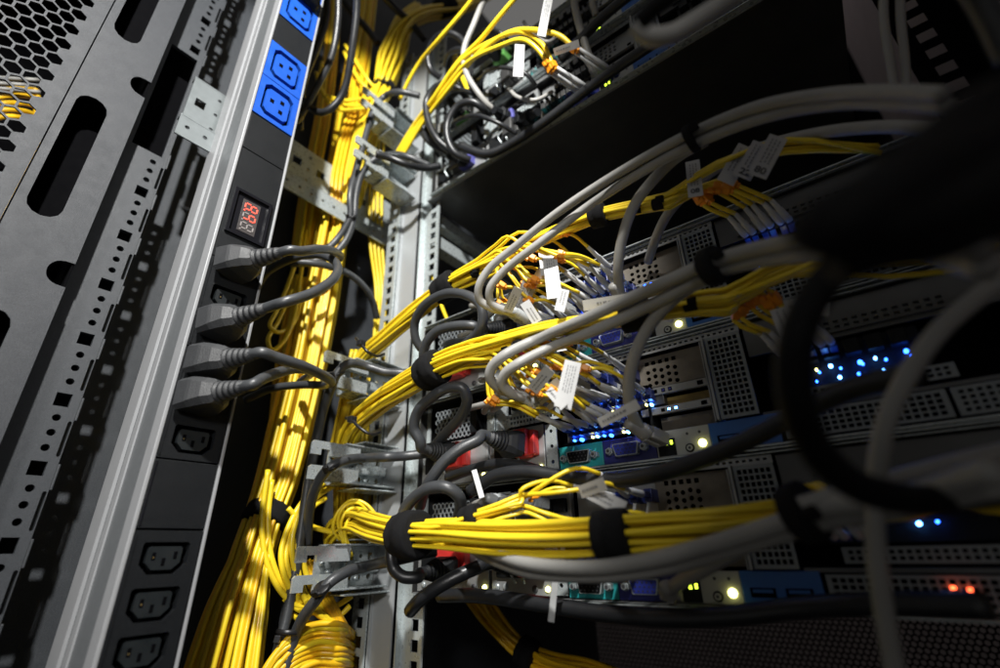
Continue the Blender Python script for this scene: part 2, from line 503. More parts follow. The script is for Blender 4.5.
finish(bm, 0.0015, FX(XD))
ob('perforated_sheet', bm, M['door'], t)
right_of = c0[0] + hx * 0.5
bm = bmesh.new()
# plain band between the honeycomb and the fold, its edge following the hexagons
prev = None
L0 = []
for j in range(-70, 40):
    cy = c0[1] - j * rowh
    ex = c0[0] + (0.5 * hx if j % 2 else 0)
    L0 += [(ex, cy + hx / math.sqrt(3) * 0.5), (ex, cy - hx / math.sqrt(3) * 0.5)]
ve = [(bm.verts.new((y_fold, q[1], 0)), bm.verts.new((q[0], q[1], 0))) for q in L0]
for k in range(len(ve) - 1):
    bm.faces.new((ve[k][1], ve[k][0], ve[k + 1][0], ve[k + 1][1]))
finish(bm, 0.0015, FX(XD))
ob('plain_band', bm, M['door'], t)
tag(bx('neighbouring_cabinet', M['black'], None, -0.80, -0.78, -0.9, 0.0, -1.2, 1.4), 'dark side of the next cabinet seen through the honeycomb holes of the open door', 'cabinet')
for k in range(5):
    q = pX(-30, 95 + 8 * k, -0.66); q2 = pX(36, 90 + 9 * k, -0.66)
    cable('fibre_patch_cable', M['amber'], [q, (q + q2) / 2 + Vector((0.004 * k, 0, 0.004)), q2, q2 + Vector((0, 0.02, -0.2))], 0.0028, 'yellow cable glimpsed through the honeycomb holes of the open door', 'cable', 'cables behind the honeycomb door', 8, 6)
for k in range(3):
    q = pX(-30, 76 + 5 * k, -0.64); q2 = pX(40, 80 + 6 * k, -0.64)
    cable('network_cable', M['greycable'], [q, (q + q2) / 2, q2], 0.002, 'thin grey cable glimpsed through the honeycomb holes of the open door', 'cable', 'grey cables behind the honeycomb door', 8, 4)

# ------------------------------------------------------------------ depth rail between column and post, bracket
XM = -0.480
def ymz(u, v):
    q = pX(u, v, XM); return q
def depth_rail(name, y0, y1, label, cat, px_top, px_fold, px_bot, nh, yh0, ypitch):
    zt, zf, zb = ymz(*px_top).z, ymz(*px_fold).z, ymz(*px_bot).z
    t = root(name, (XM, y0, zb), label, cat)
    bm = bmesh.new()
    # web with square holes and triples of round holes
    us = [y0]
    k = 0
    y = yh0
    zm = zf + (zt - zf) * 0.55
    last = y0
    while y + ypitch <= y1 + 1e-6:
        cell(bm, last, y + ypitch * 0.34, zf, zt, rect(y, zm, 0.0058, 0.0058))
        a, b = y + ypitch * 0.34, y + ypitch * 0.62
        h = (zt - zf) / 3
        for q in range(3):
            cell(bm, a, b, zf + h * q, zf + h * (q + 1), circ((a + b) / 2, zf + h * (q + .5), 0.0022, 10))
        last = b
        y += ypitch
    cell(bm, last, y1, zf, zt)
    finish(bm, 0.0018, FX(XM))
    ob('web', bm, M['galv'], t)
    bm = bmesh.new()
    box(bm, XM - 0.012, XM, y0, y1, zt + 0.0002, zt + 0.0020, 0.0004)
    ob('top_flange', bm, M['galv'], t)
    # stepped lower lip with small holes
    bm = bmesh.new()
    box(bm, XM + 0.0002, XM + 0.010, y0, y1, zf - 0.0018, zf, 0.0004)
    ob('step', bm, M['galvbright'], t)
    bm = bmesh.new()
    n = max(2, int((y1 - y0) / 0.016))
    for i in range(n):
        a, b = y0 + (y1 - y0) * i / n, y0 + (y1 - y0) * (i + 1) / n
        cell(bm, a, b, zb, zf - 0.002, circ((a + b) / 2, (zb + zf) / 2 - 0.001, 0.0021, 10))
    finish(bm, 0.0018, FX(XM + 0.010))
    ob('lower_lip', bm, M['galv'], t)
depth_rail('depth_rail', ymz(270, 145).y, ymz(402, 230).y, 'galvanised horizontal rail with square and round holes between power strip and post', 'mounting rail',
           (330, 165), (330, 201), (330, 219), 5, ymz(297, 162).y, 0.034)
# zinc bracket left of the power strip
XB = -0.452
q0, q1 = pX(186, 78, XB), pX(225, 112, XB)
t = root('mounting_bracket', (XB, q0.y, q1.z), 'shiny zinc mounting bracket left of the power strip with one square hole', 'bracket')
yb0, yb1 = pX(184, 110, XB).y, pX(225, 112, XB).y + 0.012
zb1, zbf, zb0 = pX(192, 75, XB).z, pX(180, 120, XB).z, pX(174, 140, XB).z
bm = bmesh.new()
ym = yb0 + (yb1 - yb0) * 0.62
M['zinc'] = mat('dull zinc', (0.19, 0.21, 0.215), 0.42, 0.4, 0.12, 160)
cell(bm, yb0, yb0 + 0.022, zbf, zb1, rect(yb0 + 0.011, (zbf + zb1) / 2 + 0.002, 0.0048, 0.0052))
h = (zb1 - zbf) / 3
for q in range(3):
    cell(bm, yb0 + 0.022, yb0 + 0.031, zbf + h * q, zbf + h * (q + 1), circ(yb0 + 0.0265, zbf + h * (q + .5), 0.002, 10))
cell(bm, yb0 + 0.031, yb1, zbf, zb1)
finish(bm, 0.0018, FX(XB))
ob('web', bm, M['zinc'], t)
bm = bmesh.new(); box(bm, XB + 0.0002, XB + 0.011, yb0 - 0.003, yb1, zbf - 0.002, zbf - 0.0002, 0.0005); ob('step', bm, M['zinc'], t)
bm = bmesh.new()
for i in range(3):
    a = yb0 - 0.003 + i * (yb1 - yb0 + 0.003) / 3; b = a + (yb1 - yb0 + 0.003) / 3
    cell(bm, a, b, zb0, zbf - 0.0022, circ((a + b) / 2, (zb0 + zbf) / 2, 0.0022, 10))
finish(bm, 0.0018, FX(XB + 0.011)); ob('lower_lip', bm, M['zinc'], t)
bm = bmesh.new(); box(bm, XB - 0.010, XB, yb0, yb1, zb1 + 0.0002, zb1 + 0.002, 0.0005); ob('top_flange', bm, M['zinc'], t)

# ------------------------------------------------------------------ mounting post behind the clips
XQ = -0.43
t = root('mounting_post', (-0.40, YS, -1.2), 'galvanised vertical mounting post with bright smooth face at the left ends of the servers', 'post')
bm = bmesh.new()
zc = -0.45
while zc < 0.75:
    cell(bm, -0.4405, -0.4185, zc, zc + 0.0159, rect(-0.4290, zc + 0.008, 0.0050, 0.0047)); zc += 0.0159
finish(bm, 0.0018, FY(0.332)); ob('punched_flange', bm, M['galv'], t)
bm = bmesh.new(); box(bm, -0.4178, -0.4160, 0.3345, 0.352, -0.45, 0.75); box(bm, -0.4178, -0.3880, 0.3370, 0.3388, -0.45, 0.75); ob('smooth_face', bm, mat('bright smooth zinc', (0.38, 0.40, 0.41), 0.38, 0.25, 0.05, 60), t)
bm = bmesh.new()
zc = -0.45
while zc < 0.75:
    cell(bm, -0.3838, -0.3560, zc, zc + 0.0159, rect(-0.3655, zc + 0.008, 0.0046, 0.0047)); zc += 0.0159
finish(bm, 0.0018, FY(0.345)); ob('punched_flange', bm, M['galv'], t)
bm = bmesh.new(); box(bm, -0.3848, -0.3830, 0.3392, 0.352, -0.45, 0.75); ob('fold', bm, M['galv'], t)

t = root('mounting_post', (0.10, YS, -1.2), 'black mounting post with square holes in the upper right corner', 'post')
bm = bmesh.new()
zc = -0.45
while zc < 0.75:
    cell(bm, 0.0930, 0.1210, zc, zc + 0.0159, rect(0.1070, zc + 0.008, 0.0048, 0.0048)); zc += 0.0159
finish(bm, 0.0018, FY(YS)); ob('punched_flange', bm, M['black'], t)
bx('side_flange', M['black'], t, 0.1215, 0.1235, 0.300, 0.352, -0.45, 0.75)

# galvanised depth rails beside the servers, each ending in two hooked cable arms
def server_rail(zr, label, first=True):
    t = root('server_rail', (-0.395, 0.30, zr), label, 'server rail', 'rails under the servers')
    x0, x1 = -0.418, -0.398
    bm = bmesh.new()
    for i in range(6):
        a_, b_ = 0.268 + i * 0.011, 0.279 + i * 0.011
        cell(bm, a_, b_, zr - 0.017, zr - 0.003, circ((a_ + b_) / 2, zr - 0.010, 0.0026 if i % 2 else 0.0016, 10))
        cell(bm, a_, b_, zr - 0.003, zr + 0.017, rect((a_ + b_) / 2, zr + 0.008, 0.0026, 0.0032) if i % 2 else circ((a_ + b_) / 2, zr + 0.008, 0.0020, 10))
    finish(bm, 0.0016, FX(x0 + 0.0016)); ob('web', bm, M['galv'], t)
    bm = bmesh.new(); box(bm, x0 - 0.002, x1 + 0.004, 0.272, 0.334, zr + 0.0172, zr + 0.0187, 0.0004)
    box(bm, x0 - 0.002, x1 + 0.008, 0.290, 0.334, zr + 0.0215, zr + 0.0228, 0.0004); ob('upper_flange', bm, M['galvbright'], t)
    bm = bmesh.new(); box(bm, x0 - 0.002, x1 + 0.004, 0.270, 0.334, zr - 0.0187, zr - 0.0172, 0.0004)
    box(bm, x0 - 0.002, x1 + 0.008, 0.284, 0.334, zr - 0.0232, zr - 0.0218, 0.0004); ob('lower_flange', bm, M['galvbright'], t)
    bm = bmesh.new(); box(bm, x0 + 0.0018, x0 + 0.010, 0.296, 0.334, zr - 0.006, zr + 0.004, 0.0012); ob('inner_slide', bm, M['galvbright'], t)
    for s in (1, -1):
        bm = bmesh.new()
        zc = zr + s * 0.011
        # hooked arm: a tab at the end, a throat, and the arm body
        pts = [(0.237, -0.0065), (0.247, -0.0065), (0.247, -0.001), (0.256, -0.001), (0.256, -0.0065), (0.290, -0.0065), (0.290, 0.006), (0.239, 0.006), (0.237, 0.004)]
        f0 = bm.faces.new([bm.verts.new((x1, y, zc + zz)) for y, zz in pts])
        g2 = bmesh.ops.extrude_face_region(bm, geom=[f0])
        bmesh.ops.translate(bm, vec=(0.0022, 0, 0), verts=[e for e in g2['geom'] if isinstance(e, bmesh.types.BMVert)])
        bmesh.ops.triangulate(bm, faces=[fc for fc in bm.faces if len(fc.verts) > 4])
        box(bm, x1 - 0.006, x1 - 0.0002, 0.262, 0.284, zc - 0.006, zc + 0.005, 0.0008)
        box(bm, x0, x1 - 0.0005, 0.286, 0.2885, zc - 0.006, zc + 0.006, 0.0004)
        ob('hook', bm, M['galvbright'], t)
    bm = bmesh.new()
    for (y, zz) in ((0.274, 0.003), (0.281, -0.004), (0.300, 0.010), (0.312, -0.010)):
        lathe_bm(bm, Vector((x0 + 0.0016, y, zr + zz)), Vector((x0 + 0.006, y, zr + zz)), [(0, 0.0028), (0.6, 0.0028), (1, 0.0016)], 10)
    ob('screw', bm, M['galvbright'], t, True)
    return t
RZ = [pX(345, 465, -0.40).z - 0.003]
RZ = [pX(330, 462, -0.40).z]
server_rail(RZ[0] + 0.0889, 'galvanised rail with hooked arms beside the upper yellow cable bundle')
server_rail(RZ[0], 'galvanised rail with hooked arms in the middle, level with the two red latches')
server_rail(RZ[0] - 0.0889, 'lowest galvanised rail with hooked arms, half in shadow')
server_rail(0.421 + 0.0375, 'blurred galvanised rail with hooked arms below the upper black plate')
server_rail(0.421 + 0.0375 + 0.0889, 'blurred galvanised rail with hooked arms at the tie on the upper yellow trunk')

# ------------------------------------------------------------------ power strip
XP = -0.36
SC = -XP
def pz(u, v): return pX(u, v, XP).z
def py(u, v): return pX(u, v, XP).y
y0, y1 = 0.295 * SC, 0.415 * SC
xl = -y0 / 0.2385
Zb, Zt = -0.40, 0.72
t = root('power_strip', (XP, y0, Zb), 'tall vertical power strip in an aluminium profile with blue and black outlets', 'power strip')
bm = bmesh.new()
box(bm, xl, XP - 0.008, y0 + 0.0012, y1 - 0.0022, Zb, Zt)
ob('housing', bm, M['alu'], t)
bm = bmesh.new()
wd = XP - xl
for a, b in ((0.0, 0.26), (0.37, 0.46)):
    box(bm, xl + wd * a, xl + wd * b, y0, y0 + 0.0011, Zb, Zt)
box(bm, XP - wd * 0.17, XP, y0 - 0.0004, y0 + 0.0020, Zb, Zt, 0.0005)
box(bm, xl + wd * 0.26, xl + wd * 0.30, y0 - 0.0010, y0 + 0.0011, Zb, Zt)
ob('aluminium_trim', bm, M['alulight'], t)
bx('outer_lip', M['alulight'], t, XP - 0.012, XP, y1 - 0.0020, y1, Zb, Zt, 0.0004)
bx('inner_backing', M['black'], t, XP - 0.0078, XP - 0.007, y0 + 0.0022, y1 - 0.0022, Zb, Zt)
ya, yb = y0 + 0.0024, y1 - 0.0024
yc = (ya + yb) / 2
zz = lambda u, v: pz(u, v)
zs = dict(b_top=pz(270, 37), b_bot=pz(249, 108), t_bot=pz(276.8, 10.8), m1=pz(243.6, 146), m2=pz(210, 253), m3=pz(184.4, 344), m4=pz(155, 457), m5=pz(137, 529))
PC = [0.2304 * SC / 0.4 + 0.030 * 0 - k * 0.0270 for k in range(6)]      # outlets of the upper black block
PC = [pz(235, 268), pz(225, 298), pz(218, 327), pz(208, 364), pz(198, 398), pz(192, 440)]
PB = [pz(163.3, 558), pz(153.3, 604.6), pz(143, 653)]
PB += [PB[-1] - 0.0245 * (k + 1) for k in range(5)]
def c13poly(u, v, s, ch):
    w2, h2 = 0.0118 * s, 0.0082 * s
    c = ch
    e = 0.0012
    return [(u - w2 + e, v + h2), (u - w2, v + h2 - e), (u - w2, v - h2 + c), (u - w2 + c, v - h2), (u + w2 - c, v - h2), (u + w2, v - h2 + c), (u + w2, v + h2 - e), (u + w2 - e, v + h2)]
def c19poly(u, v, w2, h2, c=0.003):
    return [(u - w2 + c, v + h2), (u - w2, v + h2 - c), (u - w2, v - h2 + c), (u - w2 + c, v - h2), (u + w2 - c, v - h2), (u + w2, v - h2 + c), (u + w2, v + h2 - c), (u + w2 - c, v + h2)]
def outlet_block(z0, z1, centers, m, name='outlet_block'):
    """front plate with an opening for every outlet"""
    bm = bmesh.new()
    cs = sorted(centers)
    e = [z0] + [(cs[i] + cs[i + 1]) / 2 for i in range(len(cs) - 1)] + [z1]
    for i, c in enumerate(cs):
        cell(bm, ya, yb, e[i], e[i + 1], c13poly(yc, c, 1.10, 0.0056))
    finish(bm, 0.0060, FX(XP - 0.0008))
    ob(name, bm, m, t)
    bm = bmesh.new()
    for i in range(len(cs)):
        pass
    for c in cs:
        # outlet core
        bm = bmesh.new()
        fc = bm.faces.new([bm.verts.new((*q, 0)) for q in c13poly(yc, c, 0.80, 0.0040)])
        finish(bm, 0.006, FX(XP - 0.0016))
        co = ob('outlet', bm, M['outlet'], t)
        for (a, b) in ((-0.0058, 0.0010), (0.0, -0.0022), (0.0060, 0.0014)):
            s = bx('contact_slot', M['black'], co, XP - 0.0030, XP - 0.00145, yc + a - 0.0010, yc + a + 0.0010, c + b - 0.0022, c + b + 0.0022)
        bx('contact', M['brass'], co, XP - 0.0029, XP - 0.00138, yc - 0.0058 - 0.0004, yc - 0.0058 + 0.0003, c - 0.0001, c + 0.0008)
def raised_frame(z0, z1):
    bm = bmesh.new()
    for a, b, c_, d_ in ((ya + 0.0008, ya + 0.0016, z0, z1), (yb - 0.0016, yb - 0.0008, z0, z1)):
        box(bm, XP - 0.0006, XP - 0.0002, a, b, c_, d_)
    ob('outlet_rib', bm, M['blackplastic'], t)
g_ = 0.0005
outlet_block(zs['m3'] + g_, zs['m2'] - g_, PC[:3], M['blackplastic'])
outlet_block(zs['m4'] + g_, zs['m3'] - g_, PC[3:], M['blackplastic'])
outlet_block(-0.30, zs['m5'] - g_, PB, M['blackplastic'])
raised_frame(-0.30, zs['m5'] - 0.003); raised_frame(zs['m4'] + .002, zs['m3'] - .002); raised_frame(zs['m3'] + .002, zs['m2'] - .002)
def blank(z0, z1):
    bx('blank_cover', M['blackplastic'], t, XP - 0.0068, XP - 0.0010, ya, yb, z0 + g_, z1 - g_, 0.0005)
blank(zs['m5'], zs['m4'])
bx('cover_seam', M['blackgloss'], t, XP - 0.0009, XP - 0.0005, ya + 0.0008, ya + 0.0018, zs['m5'] + 0.002, zs['m4'] - 0.002)
blank(zs['m1'], zs['b_bot']); blank(zs['b_top'], zs['t_bot'])
# display
dc_y, dc_z = yc, pz(247, 216)
dh = (pz(238, 192) - pz(231, 240)) / 2 * 0.92
dwd = 0.0150
bm = bmesh.new()
cell(bm, ya, yb, zs['m2'] + g_, zs['m1'] - g_, rect(dc_y, dc_z, dwd, dh))
finish(bm, 0.006, FX(XP - 0.0010))
ob('display_cover', bm, M['blackplastic'], t)
bm = bmesh.new()
cell(bm, dc_y - dwd - 0.0008, dc_y + dwd + 0.0008, dc_z - dh - 0.0008, dc_z + dh + 0.0008, rect(dc_y, dc_z, dwd - 0.0018, dh - 0.0018))
finish(bm, 0.003, FX(XP + 0.0012))
ob('display_bezel', bm, M['blackgloss'], t)
scr = bx('display_window', M['blackgloss'], t, XP - 0.004, XP - 0.0012, dc_y - dwd + 0.0018, dc_y + dwd - 0.0018, dc_z - dh + 0.0018, dc_z + dh - 0.0018)
bx('display_face', mat('smoked lens', (0.05, 0.045, 0.045), 0.3), scr, XP - 0.0016, XP - 0.0009, dc_y - 0.0073, dc_y + 0.0073, dc_z - dh * 0.74, dc_z + dh * 0.74)
def seg7(cz, on, dp):
    # digit turned a quarter turn: its top points along +Y, its left side points up
    Wd, Hd, th = 0.0056, 0.0100, 0.0010
    segs = {'a': (Hd / 2, 0, 0), 'g': (0, 0, 0), 'd': (-Hd / 2, 0, 0), 'f': (Hd / 4, Wd / 2, 1), 'b': (Hd / 4, -Wd / 2, 1), 'e': (-Hd / 4, Wd / 2, 1), 'c': (-Hd / 4, -Wd / 2, 1)}
    a, b = bmesh.new(), bmesh.new()
    for s, (du, dv, along) in segs.items():
        tgt = a if s in on else b
        hu, hv = ((Hd / 4 - 0.0008, th / 2) if along else (th / 2, Wd / 2 - 0.0008))
        sh = 0.0010 * (du / Hd)
        box(tgt, XP - 0.0009, XP - 0.0005, dc_y + du - hu, dc_y + du + hu, cz + dv - hv - du * 0.10, cz + dv + hv - du * 0.10)
    tgt = a if dp else b
    box(tgt, XP - 0.0009, XP - 0.0005, dc_y - Hd / 2 - 0.0006, dc_y - Hd / 2 + 0.0006, cz - Wd / 2 - 0.0022, cz - Wd / 2 - 0.0010)
    if on: ob('lit_segment', a, M['segon'], scr)
    else: a.free()
    if len(b.verts): ob('unlit_segment', b, M['segoff'], scr)
    else: b.free()
seg7(dc_z + dh * 0.45, 'abcdefg', True)
seg7(dc_z, 'abcfg', False)
seg7(dc_z - dh * 0.45, '', False)
# blue outlets
def blue_block(z0, z1):
    cz = (z0 + z1) / 2; hh = (z1 - z0) / 2
    bm = bmesh.new()
    cell(bm, ya, yb, z0, z1, c19poly(yc, cz, 0.0142, hh * 0.80, 0.005))
    finish(bm, 0.0060, FX(XP - 0.0002))
    ob('blue_outlet_block', bm, M['blue'], t)
    bm = bmesh.new()
    bm.faces.new([bm.verts.new((*q, 0)) for q in c19poly(yc, cz, 0.0116, hh * 0.59, 0.0035)])
    finish(bm, 0.006, FX(XP - 0.0006)); co = ob('blue_outlet', bm, M['blue'], t)
    for (a, b) in ((-0.0052, 0.001), (0.0042, 0.0062), (0.0042, -0.0062)):
        bx('contact_slot', M['black'], co, XP - 0.003, XP - 0.00045, yc + a - 0.0019, yc + a + 0.0019, cz + b - 0.0024, cz + b + 0.0024)
mid = (zs['b_top'] + zs['b_bot']) / 2
blue_block(zs['b_bot'] + g_, mid - g_); blue_block(mid + g_, zs['b_top'] - g_)
blue_block(zs['t_bot'] + g_, zs['t_bot'] + (mid - zs['b_bot']))
blue_block(zs['t_bot'] + (mid - zs['b_bot']) + 2 * g_, zs['t_bot'] + 2 * (mid - zs['b_bot']))

# ------------------------------------------------------------------ plugs on the power strip with their cords
def loft(bm, secs):
    rings = [[bm.verts.new(p) for p in s] for s in secs]
    n = len(rings[0])
    for i in range(len(rings) - 1):
        for j in range(n):
            bm.faces.new((rings[i][j], rings[i][(j + 1) % n], rings[i + 1][(j + 1) % n], rings[i + 1][j]))
    bm.faces.new(rings[0][::-1]); bm.faces.new(rings[-1])
def plug(base, tip, m, parent, rc=0.0042, w2=0.0145, h2=0.0108, up=Vector((0, 0, 1)), name='plug_body'):
    ax = (tip - base); Ln = ax.length; T = ax.normalized()
    side = T.cross(up).normalized(); U = side.cross(T)
    def sec(t_, a, b, c):
        o_ = base + T * (Ln * t_)
        return [o_ + side * x + U * y for x, y in ((-a + c, b), (-a, b - c), (-a, -b + c), (-a + c, -b), (a - c, -b), (a, -b + c), (a, b - c), (a - c, b))]
    bm = bmesh.new()
    loft(bm, [sec(0, w2 * .92, h2 * .92, .002), sec(0.015, w2, h2, .0025), sec(0.22, w2, h2, .0032), sec(0.27, w2 * .97, h2 * .97, .0035), sec(0.42, w2 * .80, h2 * .86, .0042), sec(0.50, w2 * .60, h2 * .78, .0040), sec(0.53, w2 * .50, h2 * .66, .0034)])
    es = [e for e in bm.edges if e.calc_face_angle(0) > 0.4]
    bmesh.ops.bevel(bm, geom=es, offset=0.0006, segments=2, affect='EDGES')
    ob(name, bm, m, parent)
    prof = []
    n = 5
    for k in range(n):
        a = 0.50 + 0.46 * k / n; b = 0.50 + 0.46 * (k + 0.62) / n
        rr = (rc * 2.0) + (rc * 1.25 - rc * 2.0) * k / (n - 1)
        prof += [(a, rr * .82), (a + 0.006, rr), (b, rr * .97), (b + 0.006, rr * .80)]
    prof += [(1.0, rc * 1.05)]
    bm = bmesh.new(); lathe_bm(bm, base, tip, prof, 16)
    ob('strain_relief', bm, m, parent, True)
def plug_cord(base, tip, pts, m, mc, rc, label, group=None, name='plug_and_cable', **kw):
    t = root(name, base, label, 'power cord', group)
    plug(base, tip, m, t, rc, **kw)
    dirv = (tip - base).normalized()
    tube('cord', mc, [tip - dirv * 0.004, tip + dirv * 0.006] + pts, rc, t, 12, 8)
    return t
def onface(c): return Vector((XP - 0.0004, yc - 0.0065, c - 0.001))
tipx = XP + 0.056
plug_cord(onface(PC[0]), pX(283, 252, tipx - 0.012), [pX(300, 251, -0.31), pX(318, 249, -0.325), pX(333, 251, -0.36), pX(340, 258, -0.42), pX(330, 268, -0.46)],
           M['plug'], M['cord'], 0.0039, 'dark grey plug and cord, uppermost of the four plugs below the red display')
plug_cord(onface(PC[2]), pX(266, 308, tipx - 0.012), [pX(285, 302, -0.30), pX(310, 294, -0.30), pX(330, 282, -0.31), pX(338, 270, -0.33), pX(333, 260, -0.36), pX(315, 255, -0.40), pX(292, 259, -0.43), pX(268, 272, -0.46), pX(255, 290, -0.48)],
           M['plug'], M['cord'], 0.0039, 'dark grey plug just below the empty outlet, its cord looping back to the left')
plug_cord(onface(PC[3]), pX(255, 354, tipx - 0.012), [pX(275, 357, -0.31), pX(300, 365, -0.31), pX(322, 375, -0.32), pX(331, 381, -0.34), pX(325, 385, -0.38), pX(300, 385, -0.42), pX(270, 389, -0.45), pX(245, 400, -0.47)],
           M['plug'], M['cord'], 0.0039, 'dark grey plug third from the top, cord bending sharply before the yellow trunk')
plug_cord(onface(PC[4]), pX(246, 386, tipx - 0.012), [pX(262, 379, -0.315), pX(280, 372, -0.325), pX(296, 369, -0.35), pX(312, 372, -0.39), pX(300, 382, -0.45)],
           M['plug'], M['cord'], 0.0039, 'dark grey plug lowest of the four, right above the empty black outlet')
bp = Vector((XP, yc, pz(300, 0) + 0.012))
plug_cord(bp, pX(322, -24, XP + 0.03), [pX(345, -40, XP + 0.05), pX(356, -10, XP + 0.04), pX(352, 50, XP + 0.01), pX(342, 95, XP - 0.02), pX(325, 112, XP - 0.04), pX(306, 104, XP - 0.07), pX(300, 80, XP - 0.09), pX(318, 30, XP - 0.1)],
           M['blackplastic'], M['blackcord'], 0.0042, 'black plug in the topmost blue outlet with a hanging cord loop', w2=0.015, h2=0.013)
for k, pts in enumerate([[(338, -20, -.37), (338, 20, -.385), (332, 55, -.40), (318, 85, -.41), (305, 108, -.42), (296, 122, -.44)],
                         [(328, -15, -.40), (326, 20, -.41), (316, 50, -.42), (306, 75, -.43), (301, 95, -.44), (300, 130, -.46)]]):
    cable('black_cable', M['blackcord'], [pX(a, b, c) for a, b, c in pts], 0.0042, ['black cord hanging straight down beside the blue outlets', 'inner black cord nearest the edge of the blue outlets'][k])

# ================================================================== servers
# every server: origin X at its left edge, base z; measured in metres on the rear face YS
SX0, SX1 = -0.362, 0.086
def server(zb, label, n, upper=False):
    t = root('rack_server', (SX0, YS, zb), label, 'server', 'servers in the rack')
    def B(name, m, par, x0, x1, z0, z1, o0, o1, bev=0):
        """o0..o1: how far it stands out of the rear plane towards the viewer (negative = recessed)"""
        return bx(name, m, par, x0, x1, YS - o1, YS - o0, zb + z0, zb + z1, bev)
    H = 0.0865
    # body: bottom, top, sides and an added black sheet for the shade inside, open towards the viewer
    bm = bmesh.new()
    box(bm, SX0, SX1, YS - 0.001, YS + 0.60, zb + 0.0004, zb + 0.0016)
    box(bm, SX0, SX1, YS - 0.001, YS + 0.60, zb + H - 0.0016, zb + H - 0.0002)
    box(bm, SX0, SX0 + 0.0014, YS - 0.001, YS + 0.60, zb + 0.0017, zb + H - 0.0017)
    box(bm, SX1 - 0.0014, SX1, YS - 0.001, YS + 0.60, zb + 0.0017, zb + H - 0.0017)
    ob('chassis', bm, M['chassis'], t)
    B('dark_backing', M['black'], t, SX0 + 0.002, SX1 - 0.002, 0.002, H - 0.002, -0.030, -0.028)
    for k, (z0, z1, o) in enumerate(((-0.0006, 0.0002, 0.0075), (0.0002 + 0.0005, 0.0011, 0.0045), (0.0849, 0.0855, 0.004), (0.0867, 0.0875, 0.0065))):
        B('edge_lip', M['galv'] if k != 1 else M['steel'], t, SX0 + 0.004, SX1 - 0.004, z0, z1, 0.0012, o)
    # ---- bottom row
    B('port_strip', M['ltgrey'], t, -0.117, -0.0800, 0.0018, 0.0196, -0.003, 0.0008, 0.0003)
    p = B('serial_port', M['teal'], t, -0.197, -0.1588, 0.0018, 0.0196, -0.003, 0.0009, 0.0003)
    def dsub(par, cx, cz, m):
        bm = bmesh.new()
        f0 = bm.faces.new([bm.verts.new((cx + a, YS - 0.001, zb + cz + b)) for a, b in ((-0.0096, 0.0046), (-0.0102, 0.0036), (-0.0084, -0.0040), (-0.0076, -0.0046), (0.0076, -0.0046), (0.0084, -0.0040), (0.0102, 0.0036), (0.0096, 0.0046))])
        g2 = bmesh.ops.extrude_face_region(bm, geom=[f0]); bmesh.ops.translate(bm, vec=(0, -0.0048, 0), verts=[e for e in g2['geom'] if isinstance(e, bmesh.types.BMVert)])
        ob('connector_shell', bm, M['galv'], par)
        bm = bmesh.new()
        f0 = bm.faces.new([bm.verts.new((cx + a * .9, YS - 0.005, zb + cz + b * .86)) for a, b in ((-0.0096, 0.0046), (-0.0102, 0.0036), (-0.0084, -0.0040), (-0.0076, -0.0046), (0.0076, -0.0046), (0.0084, -0.0040), (0.0102, 0.0036), (0.0096, 0.0046))])
        g2 = bmesh.ops.extrude_face_region(bm, geom=[f0]); bmesh.ops.translate(bm, vec=(0, -0.0012, 0), verts=[e for e in g2['geom'] if isinstance(e, bmesh.types.BMVert)])
        co = ob('connector_insert', bm, m, par)
        bm = bmesh.new()
        for rr in range(3):
            for c_ in range(5):
                q = Vector((cx - 0.0062 + c_ * 0.0031 + (rr % 2) * 0.0012 - 0.0005, YS - 0.0062, zb + cz - 0.0025 + rr * 0.0025))
                lathe_bm(bm, q, q + Vector((0, -0.0003, 0)), [(0, 0.0006), (1, 0.0006)], 6)
        ob('pin_holes', bm, M['ink'], par)
        for s in (-1, 1):
            bm = bmesh.new()
            q = Vector((cx + s * 0.0134, YS - 0.001, zb + cz))
            lathe_bm(bm, q, q + Vector((0, -0.006, 0)), [(0, 0.0030), (0.7, 0.0030), (0.72, 0.0024), (1, 0.0022)], 6)
            ob('jack_screw', bm, M['galvbright'], par)
            bm = bmesh.new(); lathe_bm(bm, q + Vector((0, -0.0061, 0)), q + Vector((0, -0.0064, 0)), [(0, 0.0012), (1, 0.0012)], 8)
            ob('screw_hole', bm, M['ink'], par)
    dsub(p, -0.1779, 0.0098, M['blackplastic'])
    p = B('monitor_port', M['navy'], t, -0.1584, -0.1174, 0.0018, 0.0196, -0.003, 0.0009, 0.0003)
    dsub(p, -0.1385, 0.0104, M['vga'])
    p = B('network_port', M['blackplastic'], t, -0.1160, -0.1035, 0.0022, 0.0140, -0.002, 0.0014, 0.0003)
    B('link_light', M['ledgreen'], p, -0.1106, -0.1088, 0.0095, 0.0122, 0.0014, 0.0017)
    B('link_light', M['ledgreen'], p, -0.1068, -0.1052, 0.0098, 0.0125, 0.0014, 0.0017)
    # reset ring and power light
    bm = bmesh.new(); q = Vector((-0.0942, YS - 0.0008, zb + 0.0058))
    lathe_bm(bm, q, q + Vector((0, -0.0008, 0)), [(0, 0.0031), (1, 0.0029)], 20); bt = ob('reset_button', bm, M['blackplastic'], t, True)
    bm = bmesh.new(); lathe_bm(bm, q + Vector((0, -0.0008, 0)), q + Vector((0, -0.0011, 0)), [(0, 0.0020), (1, 0.0020)], 16); ob('button_cap', bm, M['ltgrey'], bt)
    bm = bmesh.new(); lathe_bm(bm, q + Vector((0, -0.0011, 0)), q + Vector((0, -0.0013, 0)), [(0, 0.0009), (1, 0.0009)], 12); ob('button_centre', bm, M['ink'], bt)
    bm = bmesh.new(); q = Vector((-0.0855, YS - 0.0008, zb + 0.0079))
